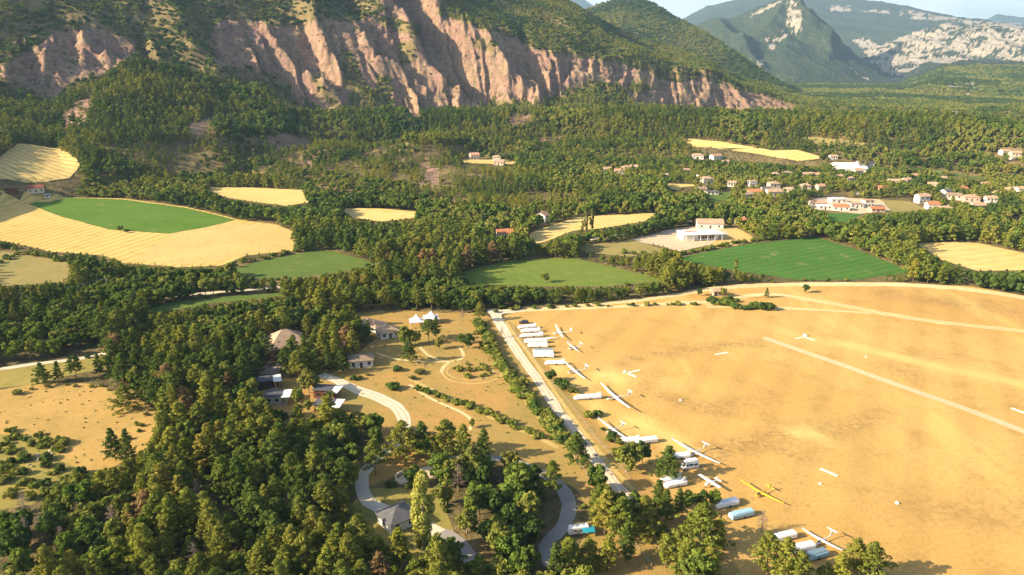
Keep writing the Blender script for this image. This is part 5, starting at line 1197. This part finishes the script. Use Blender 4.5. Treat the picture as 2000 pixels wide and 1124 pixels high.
def make_tree(kind, x, y, z, h, var, label=None, group=None, wide=1.0):
    lib = {'pine_tree': PINES, 'broadleaf_tree': LEAFY, 'shrub': SHRUBS}[kind]
    cm, tm, mat, hg = lib[var % len(lib)]; s = h/hg
    o = empty(kind, (x, y, z), random.uniform(0, 6.28)); o.scale = (s*wide, s*wide, s)
    link({'pine_tree': 'crown', 'broadleaf_tree': 'crown', 'shrub': 'foliage'}[kind], cm, o); link('trunk' if kind != 'shrub' else 'stem', tm, o)
    nm = {'pine_tree': 'pine', 'broadleaf_tree': 'broadleaf tree', 'shrub': 'shrub'}[kind]
    if label is None or label.startswith('@'):
        px, py = proj(np.array([x]), np.array([y]), np.array([z])); zn = zone(px[0], py[0]) if label is None else label[1:]
        size = ('tall ' if h > 11 else 'small ' if h < 8 else '') if kind != 'shrub' else ('large ' if h > 2.4 else 'low ' if h < 1.5 else '')
        AUTO.setdefault((zn, nm), []).append((px[0], py[0], f'{size}{TONE[mat]} {nm}', o)); group = nm+'s '+zn; label = None
    o['category'] = {'pine_tree': 'pine tree', 'broadleaf_tree': 'tree', 'shrub': 'shrub'}[kind]
    if group: o['group'] = group
    if label: o['label'] = label
    return o
AUTO = {}
ORD = 'first second third fourth fifth sixth seventh eighth ninth tenth eleventh twelfth'.split()
def label_auto():
    """row (front, middle, back by depth), then order from the left among trees of the same look"""
    for (zn, nm), L in AUTO.items():
        L.sort(key=lambda q: -q[1]); n = len(L); rows = 1 if n < 6 else 3 if n < 30 else 5
        names = {1: [''], 3: ['nearest row ', 'middle row ', 'farthest row '], 5: ['nearest row ', 'second row ', 'middle row ', 'fourth row ', 'farthest row ']}[rows]
        cells = {}
        for i, q in enumerate(L): cells.setdefault((names[i*rows//n], q[2]), []).append(q)
        for (rn, look), C in cells.items():
            C.sort(key=lambda q: q[0])
            for k, q in enumerate(C):
                if len(C) == 1: w = (', '+rn.strip()) if rn else ''
                elif k == 0: w = f', {rn}leftmost'
                elif k == len(C)-1: w = f', {rn}rightmost'
                else: w = f', {rn}{ORD[min(k, 11)]} from left'
                t = f'{look}{w} {zn}'
                if len(t.split()) > 16: t = t.replace('large ', '', 1).replace('low ', '', 1).replace(' row ', ' ', 1)
                q[3]['label'] = t
MANUAL = []
def mt(kind, px, py, h, var, label, wide=1.0):
    x, y = G(px, py); make_tree(kind, x, y, 0, h, var, label, None, wide); DISCS.append((x, y, 3.0 if kind != 'shrub' else 1.5)); 
P3, B3, S3 = 'pine_tree', 'broadleaf_tree', 'shrub'
for a in [
 (P3,246,801,8.5,5,'lone dark pine standing in the ochre clearing',1.35),(P3,225,900,10,2,'twin topped dark pine at the foot of the ochre clearing, left one',.9),(P3,252,905,10.5,0,'twin topped dark pine at the foot of the ochre clearing, right one',.9),
 (P3,800,708,10,2,'tall lone pine in the camp meadow beside the crossing paths',.9),(P3,838,668,9.5,6,'broad dark pine right in front of the marquees',1.2),(P3,852,660,9,0,'dark pine touching the right marquee',1.1),
 (B3,790,676,8.5,3,'yellow green tree in front of the left marquee',1.0),(B3,812,674,7,1,'olive tree between the yellow tree and dark pines by the marquees',1.0),(B3,858,682,5,3,'round golden bush like tree below the marquees',1.1),
 (B3,915,682,6.5,2,'round dark tree left of the camp hedge',1.1),(B3,900,672,4.5,0,'low tree joined to the round dark tree by the camp hedge',1.0),(P3,937,628,9,1,'conical pine at the top of the camp hedge',1.1),
 (B3,605,768,9,1,'broad light green tree behind the cabins',1.1),(B3,583,792,6.5,3,'yellowish bushy tree between two cabins',1.0),(B3,645,784,4.0,1,'small tree in front of the red brown cabin',1.0),(B3,652,830,6,0,'dark green tree in front of the tan cabin',1.1),(B3,602,806,4.5,3,'small yellow tree left of the tan cabin',1.0),
 (B3,731,852,8,2,'dark tree above the bend of the gravel road',1.1),(P3,735,925,10.5,1,'lone pine beside the camp road with bare lower trunk',1.1),(P3,790,893,11,5,'pine left of the trio above the paved loop',1.3),(P3,826,890,10.5,0,'pine in the middle of the trio above the paved loop',1.4),
 (P3,868,890,11,5,'pine right of the trio above the paved loop',1.3),(P3,905,898,11,3,'tall pine at the upper edge of the loop grove',1.1),(P3,945,900,10,0,'dark pine at the upper right of the loop grove',1.1),(B3,922,836,3.2,3,'small golden tree at the end of the footpath',1.0),
 (P3,1127,908,10,2,'dense conical pine at the lower end of the camp hedge',1.15),(B3,1165,960,8,0,'broadleaf tree between fence and gravel lane',1.0),(B3,1180,985,6,3,'yellowish tree beside the fence at the lower lane',1.0),
 (B3,1225,922,9,1,'olive broadleaf tree right of the lane below two grey trailers',1.15),(B3,1255,905,7,2,'dark tree in front of the grey white trailers',1.0),(P3,1303,935,9.5,2,'dense pine left of the camper van',1.25),
 (P3,1180,1045,12,4,'big yellowish pine left of the lower lane',1.15),(P3,1215,1060,12,1,'big olive pine in the middle of the lower lane clump',1.1),(P3,1255,1050,11,5,'slender pine at the right of the lower lane clump',.9),
 (P3,1300,1020,9,0,'dark pine below the pair of finned trailers',1.1),(P3,1325,1010,8,0,'dark pine right below the pair of finned trailers',1.0),(B3,1345,995,5.5,0,'round green tree below the light aeroplane, left one',1.1),(B3,1372,992,5,2,'round green tree below the light aeroplane, right one',1.1),(B3,1395,990,5,0,'small green tree left of the clean white trailer',1.0),
 (P3,1370,1068,11.5,5,'large full pine left of the tall white trailer',1.25),(P3,1400,1072,7.5,4,'small yellowish pine beside the large full pine',1.1),(B3,1295,1060,3.6,3,'small golden columnar tree beside the lower lane',.55),
 (P3,1495,1125,11,1,'olive pine left below the white trailers',1.15),(P3,1530,1140,11,4,'yellowish pine below the white trailers',1.15),(P3,1560,1150,9,1,'small olive pine at the bottom edge below the trailers',1.1),
 (P3,1668,1130,10,1,'olive pine right below the nearest glider',1.1),(P3,1700,1138,10,5,'full pine at the bottom edge right of the nearest glider',1.1),(P3,1640,1145,8,4,'low yellowish pine below the grey blue trailer',1.1),(B3,1610,1140,5,1,'low olive tree below the grey blue trailer',1.1),
 (B3,1075,745,4.5,2,'upper part of the large dark bush between lane and gliders',1.3),(B3,1100,765,4.5,0,'lower part of the large dark bush between lane and gliders',1.4),(B3,1090,757,4.0,2,'middle of the large dark bush between lane and gliders',1.3),(S3,1120,768,2.4,0,'bush at the right edge of the large dark bush',1.2),
 (S3,1150,815,2.6,0,'grey green bush between lane and the lone glider, left one',1.3),(S3,1165,812,2.2,3,'grey green bush between lane and the lone glider, right one',1.3),
 (S3,763,762,3.2,1,'round green bush in the camp meadow, left of the diagonal row',1.4),(S3,776,724,2.4,3,'round dark bush left of the two in mid meadow',1.3),(S3,820,730,2.2,0,'flat green bush right of the two in mid meadow',1.7),(S3,772,760,3.0,3,'darker half of the round green bush in the camp meadow',1.2),
 (S3,806,742,2.0,0,'small bush where two footpaths meet',1.2),(S3,35,770,2.2,0,'low lone bush in the ochre clearing',1.4),(S3,170,700,1.5,3,'low bush beside the left gravel track',1.2),
 (B3,1574,572,4.5,2,'lone round tree on the far airfield edge',1.1),(P3,1497,582,5,2,'thin pine right of the stone hut',.8),(B3,1366,578,4,2,'lone small tree left of the stone hut',1.0),(B3,1413,580,5,1,'tree leaning over the stone hut',.9),
 (B3,235,452,4,0,'round bush in the corner of the green crop field',1.6),(B3,248,455,2.6,2,'low bush beside the round bush of the green crop field',2.0),(B3,160,548,11,4,'tall grey green tree at the lower edge of the golden stubble, left one',1.1),(B3,185,545,11.5,2,'tall dark tree at the lower edge of the golden stubble, right one',1.0),(B3,140,520,5,1,'small round tree left of the two tall stubble trees',1.1),
 (B3,1065,552,5.5,1,'olive tree inside the near edge of the light green field',1.1),(P3,115,745,7.5,0,'dark pine below the left gravel track, first from the left',1.1),(P3,85,752,8,2,'dark spreading pine below the left gravel track near the edge',1.2),(P3,150,742,9,6,'pine below the left gravel track, in the middle',1.1),(P3,195,735,8.5,0,'pine below the left gravel track, at the right end',1.1),
 (P3,1112,1125,9.5,1,'olive pine in front of the white motorhome, left one',1.1),(P3,1150,1108,7.5,5,'bushy olive pine in front of the teal awning',1.2),(P3,1085,1140,10,0,'dark pine at the bottom edge below the motorhome',1.1),(P3,1185,1115,9,4,'yellowish pine right of the teal awning',1.1),
 (P3,1168,1020,10,1,'olive pine between the paved loop and the lower fence',1.1),(B3,1200,1015,8,1,'olive broadleaf tree at the lower fence, upper one',1.1),(P3,1238,1035,10.5,2,'dark conical pine above the lower lane clump',1.1),(P3,1222,1095,9.5,0,'dark pine below the lower lane clump',1.1),(P3,1285,1000,9,0,'dark pine left below the finned trailer pair',1.1),
 (P3,1300,1110,8.5,1,'olive pine at the bottom edge beside the gravel lane',1.1),(P3,1345,1128,9.5,5,'bushy pine at the bottom edge right of the gravel lane',1.2),(P3,1385,1140,9,4,'yellowish pine at the bottom edge right of the lane',1.2),(B3,1325,1075,5,3,'yellow green bush right beside the lower lane',1.2),
 (P3,585,742,11,1,'olive pine in front of the restaurant terrace, left one',1.1),(P3,615,735,10,0,'dark pine in front of the restaurant terrace, right one',1.1),(P3,575,705,10.5,3,'tall olive pine touching the restaurant roof',1.0),(P3,560,730,10,6,'dark pine right beside the dark pergola',.9),(P3,640,722,9,0,'dark pine between the restaurant and brown roofed house',1.1),(P3,668,728,8.5,2,'conical pine left beside the brown roofed white house',1.1),
]: mt(*a)
# the tall poplar and the small ones
pc = leafy_mesh('poplar_crown', 700, 'poplar_leaf', 21, 3.6, .5, 46, 130, .42, tall=True); pt = trunk_mesh('poplar_trunk', 'bark_pale', 20, .35, (), .1, 2)
pc2 = leafy_mesh('poplar_crown_small', 701, 'leaf_olive', 15, 2.2, .5, 20, 60, .6, tall=True)
x, y = G(829, 1082); o = empty('poplar', (x, y, 0)); tag(o, 'very tall golden poplar beside the tiled hut', 'poplar'); link('crown', pc, o); link('trunk', pt, o); DISCS.append((x, y, 4)); DISCS.append((x*.97, y*.97, 4)); DISCS.append((x*.94, y*.94, 3))
for i, (px, py, h, lb) in enumerate([(655,452,13,'pale poplar in the tree belt below the small tan field'),(963,478,11,'thin poplar left of the orange roofed wood house'),(903,515,11,'thin poplar at the bend of the country road'),(937,512,12,'bare topped poplar right of the bend of the country road'),(1144,452,13,'left poplar of the pair in the woodside field'),(1155,450,14,'right poplar of the pair in the woodside field'),(1137,458,9,'short poplar beside the pair in the woodside field'),
                                     (1435,545,11,'lone poplar at the near edge of the emerald field'),(1680,330,15,'left poplar behind the white roofed barns'),(1691,330,15,'right poplar behind the white roofed barns'),(1728,330,15,'poplar right of the brown open barn'),(1741,332,13,'poplar between the brown barn and the dark copse'),(1757,333,14,'poplar left of the dark copse'),(1887,355,13,'thin poplar above the right part of the village')]):
    x, y = GT(px, py); o = empty('poplar', (x, y, float(height(np.array([x]), np.array([y]))[0]))); tag(o, lb, 'poplar'); s = h/15; o.scale = (s, s, s); link('crown', pc2, o); link('trunk', pt, o).scale = (.5, .5, .7); DISCS.append((x, y, 4))
# dead and leafless trees
def dead_mesh(seed, h):
    rng = random.Random(seed); m = MB(); m.cyl((0,0,-.3), (0,0,h), .16, .04, 6)
    for i in range(46):
        z = h*(.25+.72*i/46); a = i*2.4+rng.random(); L = (h*.27)*(1-.75*i/46)*rng.uniform(.6, 1.1); e = Vector((math.cos(a)*L, math.sin(a)*L, z+L*rng.uniform(.1, .6)))
        m.cyl((0,0,z), e, .05, .015, 4)
        for k in range(7):
            q = Vector((0,0,z)).lerp(e, rng.uniform(.35, 1)); d = Vector((rng.uniform(-1,1), rng.uniform(-1,1), rng.uniform(-.1,1)))*L*.38; m.cyl(q, q+d, .022, .01, 3)
            q2 = q+d*.6; d2 = Vector((rng.uniform(-1,1), rng.uniform(-1,1), rng.uniform(-.2,1)))*L*.22; m.cyl(q2, q2+d2, .016, .008, 3)
    return m.mesh('dead_branches', 'dead_twigs')
DM = [dead_mesh(1, 9), dead_mesh(2, 8)]
for i, (px, py, h, lb) in enumerate([(52,1020,9,'grey leafless tree highest at the lower left corner'),(57,1072,9.5,'broad grey brown leafless tree in the lower left corner'),(83,1068,8.5,'grey leafless tree right of the broad one in the lower left corner'),(124,1080,8,'slim leafless conifer in the lower left wood'),(160,1040,8.5,'dead conifer with reddish twigs in the lower left wood'),(225,1050,10,'dead pine with pale peeling branches in the lower wood'),
        (390,1000,9,'leafless twiggy tree above the half hidden van'),(357,892,8,'small leafless tree at the upper part of the lower wood'),(385,1128,9,'leaning pale dead tree at the bottom edge'),(1487,1040,7,'reddish leafless tree right of the light blue trailer'),(895,960,8,'reddish dead tree inside the loop grove'),(565,1010,8,'grey dead tree left of the tiled hut clearing'),(675,700,7.5,'purple grey leafless tree left of the small brown roofed house'),(903,628,7,'reddish leafless tree right of the marquees'),(980,660,5,'pinkish leafless tree beside the top of the lane')]):
    x, y = G(px, py); o = empty('dead_tree', (x, y, 0), i*1.3); s = h/9; o.scale = (s*1.15, s*1.15, s); tag(o, lb, 'dead tree'); link('branches', DM[i % 2], o); DISCS.append((x, y, 2.4)); d = math.hypot(x, y); DISCS.append((x*(1-4/d), y*(1-4/d), 2.4))
# hedges and shrub rows, shrub by shrub
HS = []
def hedge(pix, sp, wd, h0, h1, zn, mats=(0, 1, 2, 2, 0, 3)):
    c = [np.array(G(*p)) for p in pix]
    for a, b in zip(c[:-1], c[1:]):
        L = np.hypot(*(b-a)); k = max(1, int(L/sp)); nn = np.array([-(b-a)[1], (b-a)[0]])/L
        for i in range(k):
            p = a+(b-a)*(i+random.random())/k+nn*random.uniform(-wd, wd); HS.append((p[0], p[1], random.uniform(h0, h1), random.choice(mats), zn))
hedge([(935,632),(950,660),(962,690),(985,720),(1010,755),(1035,790),(1062,818),(1090,848),(1115,872)], .85, 1.5, 1.8, 3.6, 'in the camp hedge')
hedge([(806,762),(850,772),(900,790),(945,808),(990,830),(1040,850),(1075,862)], 1.4, 1.2, 1.3, 2.5, 'in the diagonal shrub row of the camp')
hedge([(885,722),(905,716),(925,714),(950,718),(958,728),(940,736),(915,738),(895,734)], 2.0, 1.2, 1.0, 2.0, 'in the round planted garden'); hedge([(895,726),(925,724),(945,727)], 2.2, 1.6, 1.2, 2.2, 'in the round planted garden')
hedge([(965,612),(1000,606),(1050,604),(1100,600),(1180,599),(1250,598),(1320,596),(1375,594)], 4.5, .8, 1.0, 2.4, 'in the low airfield hedge'); hedge([(1310,597),(1372,596)], 3, .6, 1.2, 2.0, 'in the low airfield hedge')
hedge([(1385,592),(1420,598),(1460,603),(1500,604)], 1.8, 2.2, 2.0, 4.2, 'in the thick airfield clump', (1, 3)); hedge([(1410,588),(1450,592)], 2.5, 1.5, 2.0, 3.4, 'in the thick airfield clump', (1, 3))
hedge([(60,760),(120,756),(180,758),(240,762)], 3.5, 2.0, .8, 1.6, 'at the clearing top rim', (0, 2)); hedge([(230,880),(270,840),(300,800),(310,780)], 3.0, 1.5, .8, 1.8, 'at the clearing right rim', (0, 2))
for px, py in [(-20,880),(10,865),(40,862),(70,870),(95,868),(115,880),(30,885),(60,895),(20,905),(50,925),(85,905),(110,925),(140,935),(165,930),(10,940),(40,955),(75,945),(100,960),(125,950),(20,975),(60,975),(0,920),(90,985),(30,845),(75,855),(120,862)]:
    for k in range(3):
        a = G(px+random.uniform(-14, 14), py+random.uniform(-8, 8)); HS.append((a[0], a[1], random.uniform(1.0, 2.8), random.choice((0, 0, 2, 3)), 'on the rough grass bank'))
hedge([(0,515),(30,500),(60,498),(95,503),(125,512)], 3.5, 1.5, 2, 3.5, 'by the olive meadow'); hedge([(470,515),(520,506),(570,494),(620,487)], 3, 1.0, 2, 3.5, 'above the green meadow wedge')
hedge([(1215,495),(1260,498),(1310,503),(1380,488),(1450,474),(1530,466)], 3.5, 1.2, 1.8, 3.2, 'by the sandy yard'); hedge([(1190,890),(1230,880),(1195,860),(1170,842)], 2.0, 1.5, 1.2, 2.4, 'right of the gravel lane')
hedge([(1250,1010),(1290,1040),(1330,1080),(1350,1110)], 2.5, 2.0, 1.2, 2.6, 'at the lower lane end'); hedge([(690,742),(720,735)], 1.6, 1.0, 1.2, 2.2, 'in front of the brown roofed white house')
HS.sort(key=lambda q: -q[2]/math.hypot(q[0], q[1]))
rest = HS[284:]
if rest: a_ = np.array([q[:4] for q in rest]); hg = np.array([q[3] for q in SHRUBS])[a_[:, 3].astype(int)]; s_ = a_[:, 2]/hg; scatter_object('hedge_shrubs', np.stack([a_[:, 0], a_[:, 1], a_[:, 0]*0], -1), np.stack([s_*1.2, s_*1.2, s_], -1), a_[:, 0], a_[:, 3].astype(int), SHRSRC, 'smaller bushes filling the hedges and field edges', 'shrubs')
for i, (x, y, h, v, zn) in enumerate(HS[:284]):
    mat = SHRUBS[v][2]; sz = 'large ' if h > 2.6 else 'low ' if h < 1.5 else ''
    make_tree('shrub', x, y, 0, h, v, '@'+zn, None, random.uniform(1.0, 1.35))
# random woods -----------------------------------------------------------------
SH_P, SH_S = [], []
def wood(D0, D1, sp):
    P = polar(D0, D1, sp); X, Y = P[:, 0], P[:, 1]; k = free(X, Y); X, Y = X[k], Y[k]; Z = height(X, Y)
    rk, pl = rockmask(X, Y, Z); px, py = proj(X, Y, Z); return X, Y, Z, px, py, rk | pl
# near woods, D < 430
X, Y, Z, px, py, rk = wood(122, 430, 4.6)
r = RNG.uniform(0, 1, len(X)); dens = np.ones(len(X))
thin = inpoly([(690,985),(900,960),(900,1124),(690,1124)], px, py); dens[thin] = .5
dens[inpoly([(880,870),(1090,930),(1150,1000),(1140,1124),(900,1124)], px, py)] = .8
dens[inpoly([(1330,1060),(1500,1060),(1500,1124),(1330,1124)], px, py)] = .25
dens[(px > 1130) & (py > 860) & (px < 1500)] *= .45
dens *= .70+.35*(fbm(X/22, Y/22, 3, 70) > .45)
k = r < dens*.93; X, Y, Z, px, py = X[k], Y[k], Z[k], px[k], py[k]
lf = fbm(X/38+9, Y/38, 3, 71)+.0*px+np.where(py < 600, .07, 0); sp_ = np.where((lf > .60) | (RNG.uniform(0, 1, len(X)) < .07), 1, 0)
hh = np.where(sp_ == 0, RNG.uniform(7.5, 13.5, len(X)), RNG.uniform(5.5, 9.5, len(X)))*(.86+.28*fbm(X/50, Y/50, 2, 72))
tone = fbm(X/30, Y/30, 3, 73)+RNG.normal(0, .14, len(X))
pv = np.select([tone < .38, tone < .68], [RNG.choice([0, 2, 6], len(X)), RNG.choice([1, 3, 5], len(X))], 4); pv = np.where(RNG.uniform(0, 1, len(X)) < .03, 7, pv)
lv = RNG.choice([0, 1, 2, 3, 4, 0, 2], len(X))
D = np.hypot(X, Y); infr = (px > -25) & (px < 2025) & (py < 1200)
score = np.where(infr, hh/D, 0)
hh = cap_h(X, Y, Z, hh); kk = hh > 1.8; X, Y, Z, px, py, hh, sp_, pv, lv, infr, score = [q[kk] for q in (X, Y, Z, px, py, hh, sp_, pv, lv, infr, score)]
left = np.ones(len(X), bool)
for kind, si, cap in (('pine_tree', 0, 300-60), ('broadleaf_tree', 1, 260)):
    ids = np.where((sp_ == si) & infr)[0]; ids = ids[np.argsort(-score[ids])][:cap]
    for i in ids: make_tree(kind, X[i], Y[i], Z[i], hh[i], int(pv[i] if si == 0 else lv[i]), None, None, random.uniform(.9, 1.2))
    left[ids] = False
ii = np.where(left)[0]; v = np.where(sp_[ii] == 0, pv[ii], len(PINES)+lv[ii]); hg = np.array([q[3] for q in PINES+LEAFY])[v]; s = hh[ii]/hg; wd = RNG.uniform(.9, 1.2, len(ii))
scatter_object('pine_wood', np.stack([X[ii], Y[ii], Z[ii]], -1), np.stack([s*wd, s*wd, s], -1), RNG.uniform(0, 6.28, len(ii)), v, NEARSRC, 'mixed pine wood filling the slopes round the camp', 'wood')
label_auto()
print('near trees', len(X), 'scattered', len(ii))
# undergrowth in the near woods
P = polar(120, 420, 5.0); k = free(P[:, 0], P[:, 1]); P = P[k]; P = P[RNG.uniform(0, 1, len(P)) < .5]; n = len(P); s = RNG.uniform(.4, .9, n)
scatter_object('undergrowth', np.stack([P[:, 0], P[:, 1], np.zeros(n)], -1), np.stack([s*1.3, s*1.3, s], -1), RNG.uniform(0, 6.28, n), RNG.integers(0, 4, n), SHRSRC, 'low bushes growing between the trunks of the near wood', 'undergrowth')
# weeds on the open ground: tufts of dry and green growth
P = polar(125, 400, 2.6); px, py = proj(P[:, 0], P[:, 1], np.zeros(len(P)))
k = (inpoly([(-40,760),(255,765),(320,815),(285,875),(180,925),(120,945),(60,990),(-40,1000)], px, py) & (RNG.uniform(0, 1, len(P)) < .20)) | (inpoly([(560,740),(700,660),(980,640),(1120,845),(1215,938),(1320,1060),(1130,1060),(1125,960),(1000,886),(760,930)], px, py) & (RNG.uniform(0, 1, len(P)) < .10))
P = P[k]; k = np.array([True]*len(P))
for x, y, r_ in DISCS: k &= np.hypot(P[:, 0]-x, P[:, 1]-y) > r_*.7
P = P[k]; n = len(P); s = RNG.uniform(.08, .24, n)
scatter_object('meadow_weeds', np.stack([P[:, 0], P[:, 1], np.zeros(n)], -1), np.stack([s*1.3, s*1.3, s], -1), RNG.uniform(0, 6.28, n), RNG.choice([0, 2, 2], n), SHRSRC, 'small weed tufts dotted over the dry meadows', 'weeds')
# valley woods
X, Y, Z, px, py, rk = wood(430, 1080, 5.4)
vill = inpoly([(1140,300),(1400,290),(1700,300),(2010,300),(2010,430),(1850,425),(1700,440),(1560,420),(1400,400),(1330,370),(1180,350)], px, py)
kn = inpoly([(470,270),(1000,290),(1010,420),(830,400),(660,395),(500,345)], px, py) | inpoly([(1000,370),(1180,385),(1110,430),(1000,430)], px, py) | inpoly([(180,290),(420,270),(560,300),(520,360),(330,350)], px, py)
dens = np.where(vill, .82, .97)*np.where(kn, ss(.34, .56, fbm(X/20, Y/26, 3, 80))*.85+.12, 1)*np.where(rk, .12, 1)
k = RNG.uniform(0, 1, len(X)) < dens; X, Y, Z, px, py, vill, kn = X[k], Y[k], Z[k], px[k], py[k], vill[k], kn[k]; n = len(X)
lp = fbm(X/70, Y/90, 3, 81)+np.where(px > 1100, .05, 0)+np.where(py > 400, .04, 0)-np.where(py < 300, .06, 0)+RNG.normal(0, .05, n); leafy = (lp > .50) | (vill & (RNG.uniform(0, 1, n) < .55))
tone = fbm(X/45, Y/45, 3, 82)+RNG.normal(0, .10, n)+.04+np.where(vill, .07, 0)+np.where(kn, .03, 0)
v = np.where(leafy, np.select([tone < .44, tone < .62, tone < .76], [6, 4, 5], 7), np.select([tone < .40, tone < .54, tone < .80], [2, 0, 1], 3))
h = np.where(leafy, RNG.uniform(5.5, 10.5, n), RNG.uniform(6.5, 11.5, n))*np.where(kn, .68, 1)*np.where(vill, .78, 1); h = cap_h(X, Y, Z, h); kk = (h > 1.5); X, Y, Z, px, py, h, v, leafy = [q[kk] for q in (X, Y, Z, px, py, h, v, leafy)]; n = len(X); s = h/np.where(leafy, 8, 10); wd = RNG.uniform(.85, 1.25, n)
ids = np.where(leafy & (px > -10) & (px < 2010))[0]; 
scatter_object('valley_wood', np.stack([X, Y, Z-.1], -1), np.stack([s*wd, s*wd, s], -1), RNG.uniform(0, 6.28, n), v, MIDSRC, 'mixed woods and tree belts covering the valley between the fields', 'wood')
print('valley', n)
# mountain woods
X, Y, Z, px, py, rk = wood(1080, 2150, 6.6)
gul = 1-rid(np.arctan2(X, Y)*1400/27, Z/60, 2, 3); bare = ss(.47, .60, fbm(X/60, Z/22+Y/140, 4, 84)); top = ss(60, 15, np.abs(py-60))*0
dens = np.where(rk, .03+.30*ss(.5, .62, fbm(X/34, Z/26, 3, 87)), np.where(Z > 12, .93-.42*bare*(px < 1000)*(py < 260)*(px > -50), .96)); k = RNG.uniform(0, 1, len(X)) < dens
X, Y, Z, px, py, rk = X[k], Y[k], Z[k], px[k], py[k], rk[k]; n = len(X)
lp = fbm(X/120, Y/160, 3, 85)+np.where(Z > 60, .06, -.04)+RNG.normal(0, .04, n); leafy = lp > .50; tone = fbm(X/60, Y/60, 3, 86)+RNG.normal(0, .13, n)+.09
v = np.where(leafy, np.select([tone < .48, tone < .66], [4, 3], 5), np.select([tone < .38, tone < .52], [2, 0], np.where(tone > .82, 6, 1)))
h = np.where(leafy, RNG.uniform(4.5, 8, n), RNG.uniform(6, 10, n))*np.where(rk, .5, 1)*np.where(Z > 70, .85, 1); h = cap_h(X, Y, Z, h); kk = (h > 1.5); X, Y, Z, h, v, leafy = [q[kk] for q in (X, Y, Z, h, v, leafy)]; n = len(X); s = h/np.where(leafy, 6, 9); wd = RNG.uniform(.9, 1.25, n)
scatter_object('mountain_wood', np.stack([X, Y, Z-.3], -1), np.stack([s*wd, s*wd, s], -1), RNG.uniform(0, 6.28, n), v, FARSRC, 'scrub oak and pine wood covering the mountain and plain below it', 'wood')
print('mountain', n)
X, Y, Z, px, py, rk = wood(2150, 3500, 10); k = ~rk & (px > 850); X, Y, Z = X[k], Y[k], Z[k]; n = len(X); tone = fbm(X/120, Y/120, 3, 88)+RNG.normal(0, .1, n)
s = RNG.uniform(1.1, 1.9, n)
scatter_object('hill_wood', np.stack([X, Y, Z-1], -1), np.stack([s*1.25, s*1.25, s*.9], -1), RNG.uniform(0, 6.28, n), np.select([tone < .45, tone < .6], [4, 3], 5), FARSRC, 'dense wood on the cone shaped hill and far foothills', 'wood')
print('hill', n)
# ------------------------------------------------------------------ haze
m, nt, n, l, b = newmat('haze'); nt.nodes.remove(b); pv_ = n.new('ShaderNodeVolumePrincipled'); pv_.inputs['Color'].default_value = (.44, .70, 1.0, 1); pv_.inputs['Density'].default_value = HAZE; pv_.inputs['Anisotropy'].default_value = 0.0
l.new(pv_.outputs[0], n['Material Output'].inputs['Volume'])
tag(MB().box((0, 0, 600), (36000, 36000, 1204)).build('haze', 'haze'), 'thin bluish air over the whole valley', 'haze', kind='stuff')
